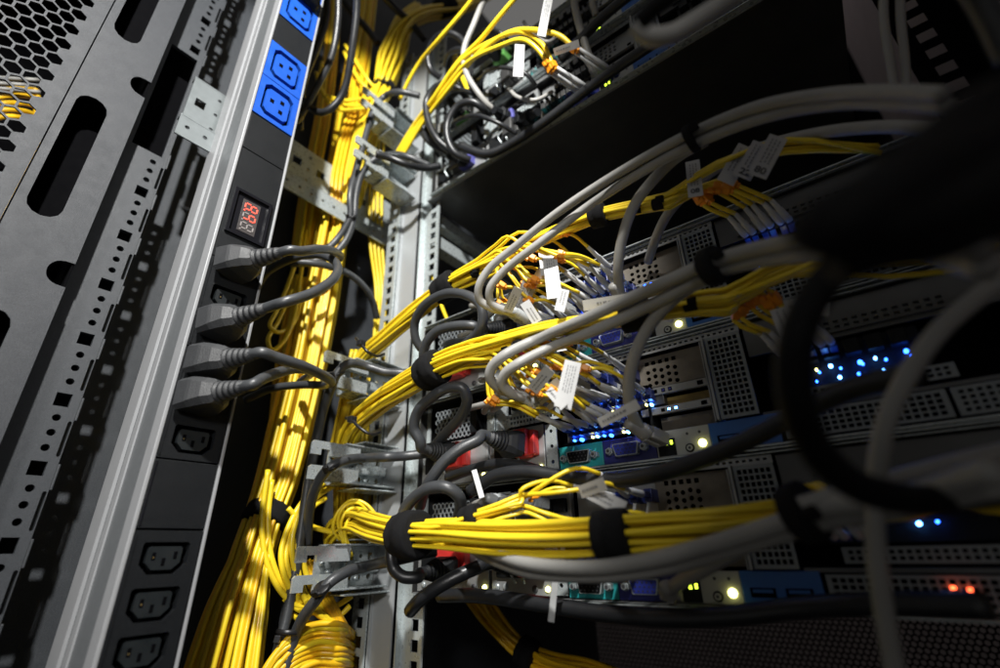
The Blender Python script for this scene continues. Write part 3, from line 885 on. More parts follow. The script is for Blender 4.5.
    lathe_bm(bm, q, q + Vector((0, -0.0016, 0)), [(0, 0.0025), (0.5, 0.0024), (1, 0.0012)], 16); ob('power_light', bm, M['ledwarm'] if not upper else M['ltgrey'], t, True)
    for s in (-0.0945, -0.0862):
        bm = bmesh.new(); q = Vector((s, YS - 0.0008, zb + 0.0155)); lathe_bm(bm, q, q + Vector((0, -0.0002, 0)), [(0, 0.0010), (1, 0.0010)], 10); ob('mark', bm, M['ink'], t)
    p = B('usb_panel', M['usb'], t, -0.0797, -0.0385, 0.0018, 0.0198, -0.003, 0.0010, 0.0003)
    for a in (-0.0755, -0.0570):
        B('usb_slot', M['black'], p, a, a + 0.0135, 0.0060, 0.0110, 0.0010, 0.0013)
        B('usb_tongue', M['usb'], p, a + 0.0015, a + 0.0120, 0.0085, 0.0102, 0.0013, 0.0016)
    def grille(name, x0, x1, z0, z1, nu, nv, fill, m, mu=0.0012, mv=0.0012, off=0.002, th=0.0012):
        bm = grid_bm(x0, x1, zb + z0, zb + z1, nu, nv, fill, mu, mv)
        finish(bm, th, FY(YS - off))
        return ob(name, bm, m, t)
    # ---- vents
    grille('vent_grille', -0.0700, -0.0470, 0.0208, 0.0790, 6, 14, 0.72, M['grille'], 0.0016, 0.0018, 0.0035)
    bm = bmesh.new(); box(bm, -0.0722, -0.0706, YS - 0.006, YS + 0.012, zb + 0.0205, zb + 0.0800); box(bm, -0.0742, -0.0734, YS - 0.003, YS + 0.012, zb + 0.0205, zb + 0.0780); ob('divider', bm, M['steel'], t)
    grille('top_strip', -0.1950, -0.0470, 0.0795, 0.0845, 36, 1, 0.55, M['steel'], 0.002, 0.0012, 0.0008)
    grille('vent_strip', -0.2470, -0.1920, 0.0432, 0.0545, 14, 2, 0.60, M['galv'], 0.0035, 0.0014, 0.004)
    grille('vent_grille', -0.0360, 0.0420, 0.0030, 0.0182, 20, 4, 0.72, M['grille'], 0.002, 0.0012, 0.002)
    grille('vent_grille', 0.0440, 0.0840, 0.0030, 0.0182, 10, 4, 0.6, M['grille'], 0.002, 0.0012, 0.002)
    # ---- card slots between the connectors and the vent
    bm = bmesh.new()
    cx = -0.1180
    zz0 = 0.0545
    cell(bm, -0.1250, -0.1195, zb + zz0, zb + 0.0790); 
    nx = 5
    wx = 0.0052
    for i in range(nx):
        a = -0.1195 + i * wx
        for j in range(3):
            b = zz0 + j * 0.0052
            odd = (i + j) % 2
            if i < 5:
                cell(bm, a, a + wx, zb + b, zb + b + 0.0052, circ(a + wx / 2, zb + b + 0.0026 + (0.0008 if i % 2 else -0.0004), 0.0017, 9))
        cell(bm, a, a + wx, zb + zz0 + 0.0156, zb + 0.0790, rect(a + wx / 2, zb + zz0 + 0.0196, 0.0016, 0.0016))
    cell(bm, -0.1195 + nx * wx, -0.0750, zb + zz0, zb + 0.0790)
    finish(bm, 0.001, FY(YS + 0.006)); ob('card_bracket', bm, M['brown' if not upper else 'steel'], t)
    for (z0, z1, ledm, xs) in ((0.0470, 0.0525, M['navy'] if n != 1 else M['ledblue'], (-0.1120, -0.1060, -0.1010)), (0.0325, 0.0378, M['ledcyan'] if n < 3 else M['navy'], (-0.1085, -0.1040, -0.0990))):
        p = B('slot_bracket', M['steel'], t, -0.1250, -0.0750, z0, z1, -0.004, -0.0006, 0.0003)
        for k, x in enumerate(xs):
            q = B('slot_window', M['black'], p, x - 0.0014, x + 0.0014, z0 + 0.0014, z1 - 0.0014, -0.0006, -0.0003)
            if not upper and k > 0 and n != 3:
                B('slot_light', ledm, p, x - 0.0009, x + 0.0009, z0 + 0.0019, z1 - 0.0020, -0.0003, -0.0001)
        B('screw_tab', M['black'], p, -0.0815, -0.0775, z0 + 0.0012, z1 - 0.0012, -0.0006, -0.0003)
    B('circuit_board', M['gold'], t, -0.1150, -0.0750, 0.0384, 0.0466, -0.014, -0.012)
    B('circuit_board', M['brown'], t, -0.1150, -0.0750, 0.0215, 0.0320, -0.014, -0.012)
    B('card_frame', M['blackplastic'], t, -0.1190, -0.1170, 0.0210, 0.0520, -0.012, 0.0004)
    def lamp(par, m, x, z, rad, off):
        bm = bmesh.new(); q = Vector((x, YS + 0.002, zb + z)); e = Vector((x, YS - off, zb + z))
        lathe_bm(bm, q, e, [(0, rad), (.6, rad), (.85, rad * .8), (1, rad * .3)], 10); ob('port_light', bm, m, par, True)
    # connector cages, two rows of pairs and one single pair above
    ports = []
    for (xa, xb, zc_, k) in ((-0.1660, -0.1120, 0.0470, 8), (-0.1850, -0.1330, 0.0300, 8)):
        p = B('transceiver_row', M['chassis'], t, xa - 0.005, xb + 0.005, zc_ - 0.0070, zc_ + 0.0070, -0.010, -0.002, 0.0003)
        for i in range(k):
            x = xa + (xb - xa) * (i + .5) / k
            B('cage', M['lcblue'] if not upper else M['chassis'], p, x - 0.0026, x + 0.0026, zc_ - 0.0042, zc_ + 0.0042, -0.002, 0.0075, 0.0004)
            B('cage_latch', M['black'], p, x - 0.0018, x + 0.0018, zc_ + 0.0043, zc_ + 0.0058, -0.002, 0.0095)
            ports.append((x, zc_))
            if not upper and n != 3 and i % 2 == 1:
                lamp(p, [M['ledblue'], M['ledcyan'], M['ledblue'], M['ledcyan']][i // 2], x - 0.0009 + 0.0007 * ((i * 5 + n) % 3 - 1), zc_ - 0.0060 - 0.0005 * (i % 3), [0.0014, 0.0009, 0.0012, 0.0010][i // 2], 0.002)
            elif not upper and n != 3 and (i * 3 + n) % 4:
                lamp(p, M['ledblue'], x - 0.0012, zc_ - 0.0062, 0.0009, 0.001)
            if not upper and n != 3 and i % 4 == 2:
                B('status_light', M['ledwarm'], p, x + 0.0016, x + 0.0026, zc_ - 0.0066, zc_ - 0.0052, -0.002, 0.0008)
    for i in range(4):
        x = -0.1580 + i * 0.0105
        B('single_cage', M['lcblue'] if not upper else M['chassis'], t, x - 0.0028, x + 0.0028, 0.0620, 0.0705, -0.010, 0.0065, 0.0004)
        ports.append((x, 0.0662))
    B('card_plate', M['steel'], t, -0.1900, -0.1255, 0.0512, 0.0785, -0.012, -0.0102)
    # right-hand card bay
    B('bay_cover', M['chassis'], t, -0.0455, 0.0842, 0.0600, 0.0840, -0.004, -0.001, 0.0004)
    grille('bay_vent', -0.0320, 0.0600, 0.0630, 0.0720, 18, 2, 0.55, M['chassis'], 0.002, 0.001, 0.0012)
    grille('bay_vent', -0.0250, 0.0500, 0.0235, 0.0315, 20, 2, 0.62, M['grille'], 0.002, 0.001, 0.0022)
    p = B('transceiver_row', M['blackplastic'], t, -0.0300, 0.0420, 0.0330, 0.0580, -0.012, -0.004, 0.0004)
    for i in range(6):
        x = -0.0230 + i * 0.0110
        B('cage', M['blackplastic'], p, x - 0.0040, x + 0.0040, 0.0470, 0.0560, -0.004, 0.004, 0.0004)
        if not upper:
            if n == 3 and i not in (1, 3, 4): continue
            lit = [M['ledcyan'], M['ledblue'], M['ledcyan'], M['ledwarm'], M['ledcyan'], M['ledblue']][(i + n) % 6]
            lamp(p, lit, x + (0.0015 if i % 2 else -0.002), (0.0418 if n != 1 else 0.0372) + 0.0006 * (i % 3), [0.0011, 0.0007, 0.0010][i % 3], 0.001)
            if n != 3:
                lamp(p, M['ledblue'], x + 0.0025, 0.0405 if n != 1 else 0.0360, 0.0006, 0.0005)
                lamp(p, M['ledcyan'] if i in (2, 4) else M['ledblue'], x - 0.0010 + 0.0008 * (i % 3), 0.0352 if n != 1 else 0.0335, [0.0006, 0.0009, 0.0007][(i + n) % 3], 0.0005)
    B('bay_tray', M['chassis'], t, -0.0455, 0.0842, 0.0190, 0.0215, -0.006, 0.0006, 0.0003)
    # ---- power supplies
    for (x0, x1, rx0, rx1) in ((-0.3560, -0.2720, -0.3215, -0.2950), (-0.2690, -0.2110, -0.2356, -0.2190)):
        p = B('power_supply', M['steel'], t, x0, x1, 0.0020, 0.0420, -0.020, 0.0004, 0.0005)
        B('red_latch' if not upper else 'dark_latch', M['red'] if not upper else M['chassis'], p, rx0, rx1 - 0.0022, 0.0150, 0.0385, 0.0005, 0.0135, 0.0020)
        B('latch_rib', M['red'] if not upper else M['chassis'], p, rx1 - 0.0020, rx1 + 0.0030, 0.0165, 0.0370, 0.0005, 0.0085, 0.0010)
        B('socket', M['blackplastic'], p, x0 + 0.006, rx0 - 0.002, 0.0140, 0.0360, 0.0005, 0.0030, 0.0010)
        bm = bmesh.new()
        pts = [(rx0 - 0.004, 0.0105), (rx0 - 0.006, 0.0200), (rx0 + 0.002, 0.0230), (rx0 + 0.004, 0.0105)]
        tube_bm(bm, [Vector((a, YS - 0.008 - 0.004 * (k in (1, 2)), zb + b)) for k, (a, b) in enumerate(pts)], 0.0011, 8, 5)
        ob('bail', bm, M['galvbright'], p, True)
        bm = bmesh.new(); q = Vector((x1 - 0.0045, YS - 0.0005, zb + 0.0068)); lathe_bm(bm, q, q + Vector((0, -0.0012, 0)), [(0, 0.0020), (1, 0.0016)], 14); ob('supply_light', bm, M['ledwarm'] if (not upper) else M['ltgrey'], p, True)
        bm = bmesh.new(); q = Vector((x1 - 0.016, YS - 0.0005, zb + 0.0066)); lathe_bm(bm, q, q + Vector((0, -0.0006, 0)), [(0, 0.0026), (1, 0.0026)], 14); ob('dark_knob', bm, M['ink'], p, True)
        for q_ in (0.1, 0.24):
            bm = bmesh.new(); q = Vector((x0 + (x1 - x0) * q_, YS - 0.0005, zb + 0.0075)); lathe_bm(bm, q, q + Vector((0, -0.0016, 0)), [(0, 0.0026), (0.6, 0.0024), (1, 0.0012)], 12); ob('screw', bm, M['galvbright'], p, True)
    bm = bmesh.new()
    for k in range(3):
        cell(bm, -0.2090, -0.1985, zb + 0.0030 + k * 0.0125, zb + 0.0155 + k * 0.0125, circ(-0.2035, zb + 0.0095 + k * 0.0125, 0.0016, 10))
    finish(bm, 0.0012, FY(YS - 0.0010)); ob('punched_plate', bm, M['galv'], t)
    # fan modules with honeycomb guard, handle post and a clear bay above the supplies
    p = B('fan_module', M['blackplastic'], t, -0.3400, -0.2760, 0.0440, 0.0770, -0.020, -0.004, 0.0010)
    bm = bmesh.new()
    hh = 0.0052
    for j in range(7):
        for i in range(9):
            cx_ = -0.3370 + (i + .5 * (j % 2)) * hh; cy_ = zb + 0.0475 + j * hh * .8
            o6 = [(cx_ + hh / math.sqrt(3) * math.sin(k * math.pi / 3), cy_ + hh / math.sqrt(3) * math.cos(k * math.pi / 3)) for k in range(6)]
            a = [bm.verts.new((*q, 0)) for q in o6]; b = [bm.verts.new((cx_ + (q[0] - cx_) * .70, cy_ + (q[1] - cy_) * .70, 0)) for q in o6]
            for k in range(6): bm.faces.new((a[k], a[(k + 1) % 6], b[(k + 1) % 6], b[k]))
    finish(bm, 0.0012, FY(YS - 0.0005)); ob('fan_guard', bm, M['grille'], p)
    B('fan_handle', M['blackplastic'], p, -0.2890, -0.2800, 0.0450, 0.0760, -0.004, 0.006, 0.0008)
    bm = bmesh.new(); box(bm, -0.2700, -0.2620, YS - 0.0030, YS + 0.004, zb + 0.0430, zb + 0.0790); box(bm, -0.2610, -0.2480, YS - 0.0006, YS + 0.001, zb + 0.0430, zb + 0.0790); ob('upright', bm, M['galvbright'], t)
    B('back_plate', M['steel'], t, -0.2475, -0.1930, 0.0560, 0.0790, -0.010, -0.004, 0.0004)
    for k in range(4):
        B('network_socket', M['blackplastic'], t, -0.2440 + k * 0.0125, -0.2335 + k * 0.0125, 0.0600, 0.0700, -0.004, 0.0006, 0.0004)
    return t, ports
SZ = [0.1434, 0.0545, -0.0344]
sA, prt = server(SZ[0], 'grey rack server directly above the one with the bright teal port, row of blue lights at its right', 1)
sB, _ = server(SZ[1], 'middle rack server with bright teal and navy ports, glowing blue connector lights and yellow boards', 2)
sC, _ = server(SZ[2], 'lowest rack server, dark, above the black void, two red lights at far right', 3)
sA['label'] = 'rack server right below the black void, white plugs crowded at its left end'
sU1, _ = server(0.4210, 'blurred rack server resting on the long black plate at the top', 4, True)
sU2, _ = server(0.5099, 'blurred topmost rack server partly outside the upper picture edge', 5, True)
for q in (pY(953, 588, YS - .004), pY(970, 590, YS - .004)):
    bx('warning_light', M['ledred'], sC, q.x - .0008, q.x + .0010, YS - 0.0045, YS - 0.002, q.z - .0006, q.z + .0006)
# long plate under the upper servers
t = root('shelf_plate', (-0.368, YS, 0.4185), 'long black shelf plate under the upper servers with a thin bright front edge', 'shelf')
bx('underside', M['chassis'], t, -0.368, 0.088, YS + 0.002, 0.98, 0.4185, 0.4200)
bx('front_edge', M['chassis'], t, -0.368, 0.088, YS - 0.001, YS + 0.0018, 0.4184, 0.4204)
bx('bright_rim', M['steel'], t, -0.368, 0.088, YS - 0.0022, YS - 0.0012, 0.4184, 0.4198)
tag(bx('depth_runner', M['galv'], None, -0.386, -0.372, 0.353, 0.95, 0.400, 0.418, 0.001), 'galvanised runner going deep into the cabinet under the left end of the black plate', 'runner')
tag(bx('depth_runner', M['galv'], None, -0.386, -0.368, 0.353, 0.95, 0.360, 0.378, 0.001), 'second galvanised runner, below the one at the black plate end', 'runner')

# ================================================================== cables
def path(pts, kind='S'):
    """pixel polylines of the photograph -> points in space; third value is the offset in front of the server faces (S) or the plane X (X)"""
    out = []
    for q in pts:
        if len(q) == 4:
            out.append({'S': pS, 'X': pX, 'D': pD}[q[3]](q[0], q[1], q[2]))
        else:
            out.append((pS if kind == 'S' else pX if kind == 'X' else pD)(q[0], q[1], q[2]))
    return out
def strands(center, radii, n, rs, m, label, group, name='fibre_patch_cable', tails=None, heads=None, seed=1, twist=0.35, jit=0.25, sub=3, hand=None):
    """n cables round one centre line; each is a thing of its own"""
    rnd = random.Random(seed)
    base = catmull(center, 3)
    T, N, B = frames(base)
    objs, made = [], []
    for i in range(n):
        rr = math.sqrt((i + 0.5) / n); th = i * 2.39996 + rnd.uniform(-.3, .3)
        ph = rnd.uniform(0, 6.28); fr = rnd.uniform(0.7, 1.6)
        pl = []
        for k, p in enumerate(base):
            s = k / (len(base) - 1)
            x = s * (len(radii) - 1); j = min(int(x), len(radii) - 2); R_ = radii[j] + (radii[j + 1] - radii[j]) * (x - j)
            a = th + twist * s * 2 + jit * math.sin(fr * s * 6.28 + ph)
            q = R_ * (rr + jit * 0.35 * math.sin(fr * 1.7 * s * 6.28 + ph * 2))
            pl.append(p + N[k] * q * math.cos(a) + B[k] * q * math.sin(a))
        made.append(pl)
    order = sorted(range(n), key=lambda q: made[q][-1].z)
    rank = {q: k for k, q in enumerate(order)}
    for q in range(n):
        i = rank[q] if tails else q
        pl = made[q]
        if tails: pl = pl + tails(i, pl, rnd)
        mm = m if not isinstance(m, (list, tuple)) else m[i % len(m)]
        o = tag(tube(name, mm, pl, rs * rnd.uniform(0.93, 1.05), None, 8, sub), label, 'cable', group)
        objs.append(o)
        if hand: hand(i, o, pl, rnd)
    return objs
def wrap(p0, p1, rad, label, m=None, name='velcro_wrap', cat='cable wrap', sq=1.0):
    """a band round a bundle between two points"""
    bm = bmesh.new()
    lathe_bm(bm, p0, p1, [(0, rad * .84), (0.03, rad * .96), (0.12, rad * 1.0), (0.3, rad * 1.03), (0.45, rad * 1.0), (0.47, rad * 1.06), (0.7, rad * 1.05), (0.9, rad * 1.03), (0.97, rad * .98), (1, rad * .86)], 40)
    for v in bm.verts:
        v.co += Vector((random.uniform(-1, 1), random.uniform(-1, 1), random.uniform(-1, 1))) * rad * 0.022
    o = tag(ob(name, bm, m or M['velcro'], None, True), label, cat)
    return o
def zip_tie(c, axis, rad, label, m=None, tail=None, wd=0.0028):
    m = m or M['tie']
    ax = axis.normalized()
    t_ = root('cable_tie', c, label, 'cable tie')
    bm = bmesh.new(); lathe_bm(bm, c - ax * wd / 2, c + ax * wd / 2, [(0, rad), (0.1, rad * 1.06), (0.9, rad * 1.06), (1, rad)], 18)
    ob('strap', bm, m, t_, True)
    sd = ax.cross(f).normalized(); toward = -f
    mtx = frame(c + (toward * 0.9 + sd * .45).normalized() * rad * 1.12, ax, sd)
    bm = bmesh.new(); box(bm, -0.0026, 0.0026, -0.0024, 0.0024, -0.0016, 0.0018, 0.0005, mtx); ob('head', bm, m, t_)
    if tail:
        bm = bmesh.new(); tube_bm(bm, tail, [0.0014, 0.0012, 0.0009], 6, 5); ob('tail', bm, m, t_, True)
    return t_

# ---- connectors for the fibre cables
def fibre_end(o, port, mth=True, two=True, bl=0.030):
    """white boot and orange clip at the end of cable o, plugged into port (x, z) on the server face"""
    p = Vector((port[0], YS - 0.0060, port[1]))
    bm = bmesh.new(); box(bm, p.x - 0.0021, p.x + 0.0021, p.y - 0.0105, p.y, p.z - 0.0022, p.z + 0.0022, 0.0006); ob('connector', bm, M['lcblue'], o)
    e = p + Vector((0, -0.0100, 0)); d_ = o['dirv'] if 'dirv' in o else None
    bm = bmesh.new(); q0, q1 = e, boot_tip(port)
    lathe_bm(bm, q0, q1, [(0, 0.0023), (0.1, 0.0025), (0.55, 0.0023), (0.58, 0.0019), (1, 0.0015)], 12); ob('boot', bm, M['boot'], o, True)
    return q1
def clip_at(o, c, ax, k=1.0):
    mtx = frame(c, ax.normalized(), ax.cross(Vector((0, 0, 1))).normalized() if abs(ax.normalized().z) < .95 else Vector((1, 0, 0)))
    bm = bmesh.new(); box(bm, -0.0036 * k, 0.0036 * k, -0.0033 * k, 0.0033 * k, -0.0026 * k, 0.0030 * k, 0.0007, mtx)
    box(bm, -0.0062 * k, -0.0020 * k, -0.0014, 0.0014, 0.0022 * k, 0.0056 * k, 0.0005, mtx)
    box(bm, 0.0024 * k, 0.0058 * k, -0.0024 * k, 0.0024 * k, -0.0018 * k, 0.0016 * k, 0.0005, mtx)
    ob('clip', bm, M['clip'], o)
def boot_tip(port, bl=0.030):
    p = Vector((port[0], YS - 0.0160, port[1]))
    h1, h2, h3 = (math.sin(port[0] * 9173 + port[1] * 411), math.sin(port[0] * 5171 + port[1] * 977), math.sin(port[0] * 7919 + port[1] * 613))
    bl = bl * (1 + 0.2 * h3)
    return p + Vector(((-0.16 + 0.16 * h1) * bl, -bl, (0.20 + 0.16 * h2) * bl))

YL, AM = M['yellow'], M['amber']
# ---- main trunk hanging between the power strip and the post
XT = -0.500
trunk = path([(372, -40, -.485), (362, 40, -.49), (352, 100, -.495), (342, 170, XT), (330, 230, XT), (317, 300, XT), (306, 360, -.495), (290, 430, -.478), (276, 485, -.462), (264, 520, -.452), (250, 565, -.443), (238, 610, -.438), (222, 680, -.434), (210, 740, -.432)], 'X')
strands(trunk, [.016, .018, .020, .021, .024, .026, .024, .022, .0195, .0168, .0170, .0225, .027, .030], 64, 0.0021, [YL, AM, YL], 'yellow cable in the thick trunk hanging between power strip and post', 'yellow cables of the thick hanging trunk', seed=3, twist=.08, jit=.07)
wrap(pX(270, 508, -.455), pX(262, 526, -.450), 0.0190, 'black velcro wrap round the lower part of the hanging yellow trunk')
# straighter run left of the trunk, seen through the rail
left = path([(338, -40, -.50), (332, 40, -.505), (324, 110, -.508), (312, 180, -.51), (303, 240, -.51), (296, 300, -.512), (288, 350, -.512), (281, 420, -.514)], 'X')
strands(left, [.010, .010, .011, .011, .010, .010, .010, .010], 13, 0.0027, [YL, AM], 'yellow cable in the slim run just left of the thick trunk', 'yellow cables of the slim run beside the trunk', seed=5)
wrap(pX(301, 262, -.510), pX(298, 278, -.510), 0.0120, 'short black velcro wrap on the slim yellow run beside the plugs')
for k, pts in enumerate([[(303, 225, -.50), (296, 260, -.49), (286, 290, -.485), (276, 312, -.48), (270, 326, -.48), (277, 332, -.48), (292, 325, -.485), (300, 305, -.49), (301, 280, -.50)],
                         [(306, 230, -.50), (300, 280, -.49), (293, 320, -.48), (283, 342, -.478), (272, 350, -.478), (268, 340, -.48), (278, 322, -.485), (292, 290, -.49)]]):
    cable('fibre_patch_cable', YL, path(pts, 'X'), 0.0024, 'yellow cable curling in a small loop left of the trunk beside the plugs', 'cable', 'small yellow curls beside the plugs')
# orange strand
for k in range(3):
    cable('fibre_patch_cable', AM, path([(352 + 3 * k, 60, -.47), (348 + 4 * k, 110, -.47), (338 + 4 * k, 150, -.475), (332 + 4 * k, 185, -.478), (334 + 3 * k, 225, -.485)], 'X'), 0.0028, 'orange yellow cable running down in front of the yellow trunk top', 'cable', 'orange yellow cables at the trunk top')
# ---- upper tree: strands splaying below the cross bundle and gathered by a tie
up1 = path([(418, 8, -.43), (402, 28, -.435), (394, 55, -.44), (384, 85, -.445), (376, 105, -.45), (366, 140, -.455), (358, 175, -.46), (352, 205, -.465)], 'X')
strands(up1, [.008, .016, .022, .014, .013, .016, .016, .012], 20, 0.0027, YL, 'yellow cable splaying up from the tie at the top of the picture', 'yellow cables splaying at the upper tie', seed=9)
zip_tie(pX(384, 88, -.445), pX(380, 98, -.445) - pX(386, 76, -.445), 0.0165, 'dark tie round the upper splay of yellow cables', M['velcro'], None, 0.012)
cross = path([(382, 84, -.44), (390, 58, -.43), (398, 36, -.415), (408, 23, -.405), (425, 14, -.395), (455, 8, -.385), (490, -8, -.37), (530, -40, -.35)], 'X')
strands(cross, [.010, .016, .014, .012, .013, .013, .013, .013], 14, 0.0028, YL, 'yellow cable in the short bundle crossing the top edge left of centre', 'yellow cables of the crossing bundle', seed=11)
wrap(pX(437, 10, -.392), pX(452, 6, -.386), 0.0155, 'black velcro wrap on the yellow bundle crossing the top edge')
for k, pts in enumerate([[(345, 45, -.47), (356, 62, -.46), (368, 80, -.45), (378, 92, -.447)], [(344, 52, -.47), (354, 72, -.46), (366, 88, -.45), (376, 98, -.447)],
                         [(318, 78, -.46), (325, 95, -.46), (345, 105, -.455), (365, 105, -.45), (378, 104, -.447)], [(316, 72, -.46), (322, 92, -.46), (340, 100, -.455), (360, 99, -.45), (376, 99, -.447)],
                         [(322, 62, -.46), (320, 88, -.46), (335, 108, -.455), (358, 109, -.45), (374, 106, -.447)]]):
    cable('fibre_patch_cable', YL, path(pts, 'X'), 0.0025, 'yellow cable joining the upper tie from the left', 'cable', 'yellow cables joining the upper tie')
# dark straps at the top
for k, pts in enumerate([[(330, -20, -.46), (352, 12, -.46), (368, 30, -.455), (378, 44, -.45)], [(378, -10, -.40), (395, 8, -.40), (410, 22, -.40), (425, 40, -.40)]]):
    cable('strap', M['tie'], path(pts, 'X'), 0.0055, ['dark strap crossing the uppermost yellow cables left of the splay', 'dark strap crossing the upper yellow bundle right of the splay'][k], 'strap')

# ---- blurred yellow leads going to the upper servers
up_leads = [([(400, 100, .05), (408, 82, .055), (420, 62, .06), (440, 38, .07), (470, 2, .075), (490, -30, .08)], None),
            ([(395, 156, .035), (412, 128, .04), (432, 100, .05), (458, 62, .06), (480, 40, .065), (505, 10, .07), (540, -30, .07)], None),
            ([(398, 155, .033), (416, 124, .04), (440, 90, .05), (462, 60, .06), (490, 42, .06), (520, 32, .06), (542, 44, .05), (553, 66, .04)], 1),
            ([(400, 156, .033), (420, 122, .04), (444, 90, .05), (468, 62, .06), (500, 46, .06), (524, 40, .06), (540, 52, .05), (550, 68, .04)], 1),
            ([(402, 157, .033), (422, 124, .04), (448, 90, .05), (480, 52, .06), (508, 33, .06), (535, 30, .06), (560, 36, .05), (574, 48, .04)], 1)]
for k, (pts, e) in enumerate(up_leads):
    P_ = path(pts)
    o = cable('fibre_patch_cable', YL, P_, 0.0026, ['yellow lead running steeply up from the upper clip to the top edge', 'yellow lead running diagonally to the top edge beside the grey cable', 'blurred yellow lead with orange clip, arching to the upper server', 'blurred yellow lead with orange clip, arching to the upper server', 'blurred yellow lead with orange clip, highest of the arching three'][k], 'cable', 'blurred yellow leads to the upper servers')
    if e:
        ax = P_[-1] - P_[-2]
        clip_at(o, P_[-1], ax, 1.15)
        for s in (-1, 1):
            q0 = P_[-1] + ax.normalized() * 0.004 + Vector((s * 0.0030, 0, 0))
            q1 = q0 + Vector((0.018, 0.030, -0.016))
            bm = bmesh.new(); lathe_bm(bm, q0, q1, [(0, 0.0016), (0.3, 0.0020), (0.6, 0.0027), (1, 0.0029)], 10); ob('boot', bm, M['boot'], o, True)
            bm = bmesh.new(); lathe_bm(bm, q1, q1 + Vector((0.003, 0.008, -0.003)), [(0, 0.0025), (1, 0.0025)], 6); ob('connector', bm, M['lcblue'], o)
for k in range(2):
    cable('fibre_patch_cable', YL, path([(452 + 2 * k, 52, .02), (456 + 3 * k, 64, .02), (462 + 2 * k, 78, .015), (468, 92, .01)]), 0.0024, 'short blurred yellow stub between black loops of the upper server', 'cable', 'yellow stubs at the upper server')

# ---- fibre ports of the three servers in world coordinates
PORT = [[(x, SZ[s] + z) for (x, z) in prt] for s in range(3)]

def bundle_to(center, radii, n, rs, label, group, seed, fan=None, fan_label=None, sel=None, m=None):
    fan = sorted(fan, key=lambda p: (round(p[1], 3), p[0])) if fan else fan
    rq = random.Random(seed * 7)
    pre_ = [boot_tip(p) + Vector((-0.011, -0.012, 0.006)) + Vector((-rq.uniform(0, .015), -rq.uniform(0, .010), rq.uniform(-.001, .007) - (.011 if seed == 43 else 0))) for p in (fan or [])]
    def tails(i, pl, rnd):
        e = boot_tip(fan[i]); a = pl[-1]
        mid = a.lerp(pre_[i], 0.55) + Vector((0, -0.004 - rnd.uniform(0, .004), (0.004 if seed != 43 else -0.001) + rnd.uniform(-.002, .003)))
        return [mid, pre_[i], pre_[i].lerp(e, .5) + Vector((0, -.001, .003)), e]
    def hand(i, o, pl, rnd):
        fibre_end(o, fan[i])
        e = boot_tip(fan[i])
        if seed != 43 or i % 3 == 0: clip_at(o, pre_[i], e - pl[-4], rnd.uniform(.62, .82))
    return strands(center, radii, n, rs * 0.92, m or YL, label, group, tails=tails if fan else None, hand=hand if fan else None, seed=seed)

def bay_port(s, i):
    k = i % 6
    pr = [(0, -1), (0, 1), (1, -1), (1, 1), (2, -1), (2, 1), (4, -1), (4, 1), (5, -1), (5, 1), (2, -1), (2, 1)][i % 12] if i < 12 else (i % 6, 0)
    return (-0.0230 + pr[0] * 0.0110 + 0.0023 * pr[1], SZ[s] + (0.0515 if s < 2 else 0.0365))
def bay_tails(s):
    def fn(i, pl, rnd):
        if i >= (6, 6, 4)[s]:        # these run on to the right, behind the near black cables
            a = pl[-1]; dx = rnd.uniform(-.006, .006)
            return [a + Vector((0.035, -0.004 + dx, 0.004 + dx)), a + Vector((0.075, 0.010 + dx, 0.004 - dx)), a + Vector((0.115, 0.026, -0.010 + dx))]
        p = bay_port(s, i); e = Vector((p[0] - 0.006, YS - 0.032, p[1] + 0.010 + 0.002 * (i // 2 % 2)))
        a = pl[-1]
        mid = a.lerp(e, 0.55) + Vector((0, -0.004, 0.012 + rnd.uniform(0, .004)))
        return [mid, e + Vector((-0.011, -0.010, 0.0085 + 0.003 * (i // 2 % 2))), e]
    return fn
def bay_hand(s):
    def fn(i, o, pl, rnd):
        if i >= (6, 6, 4)[s]: return
        p = bay_port(s, i); e = Vector((p[0] - 0.006, YS - 0.032, p[1] + 0.010 + 0.002 * (i // 2 % 2))); q0 = Vector((p[0], YS - 0.006, p[1]))
        bm = bmesh.new(); box(bm, q0.x - .0020, q0.x + .0020, q0.y - .010, q0.y + .004, q0.z - .0022, q0.z + .0022, .0005); ob('connector', bm, M['lcblue'], o)
        bm = bmesh.new(); lathe_bm(bm, q0 + Vector((0, -.010, 0)), e, [(0, .0022), (.1, .0025), (.55, .0022), (.58, .0018), (1, .0015)], 12); ob('boot', bm, M['boot'], o, True)
        if s < 2 or i % 5 == 0: clip_at(o, pl[-3].lerp(pl[-2], .5), pl[-2] - pl[-3], rnd.uniform(.8, 1.0))
    return fn
rs = 0.0015
# bundle 1: from behind the upper clip, through a velcro wrap, splitting into a fan and a long run
c1 = [(336, 470, -.455, 'X'), (344, 425, -.445, 'X'), (352, 385, -.43, 'X'), (364, 358, -.41, 'X'), (385, 338, .050), (415, 312, .055), (448, 287, .060), (480, 270, .062), (502, 258, .064)]
strands(path(c1 + [(540, 240, .062), (575, 225, .062), (600, 216, .062), (640, 207, .060), (668, 201, .059)]), [.010, .010, .009, .008, .008, .008, .008, .008, .007, .0058, .005, .0045, .0045, .005, .006], 10, rs, YL, 'yellow cable of the upper bundle running on right through the second velcro wrap', 'yellow cables of the upper bundle, long run', seed=21, tails=bay_tails(0), hand=bay_hand(0))
fanA = [PORT[0][i] for i in range(20)]
bundle_to(path(c1), [.010, .010, .009, .009, .009, .009, .0085, .010, .014], len(fanA), rs, 'yellow cable fanning from the upper bundle to white boots and orange clips', 'yellow cables of the upper fan', 23, fanA)
wrap(pS(438, 294, .058), pS(455, 281, .060), 0.0125, 'black velcro wrap round the upper yellow bundle in front of the bright post')
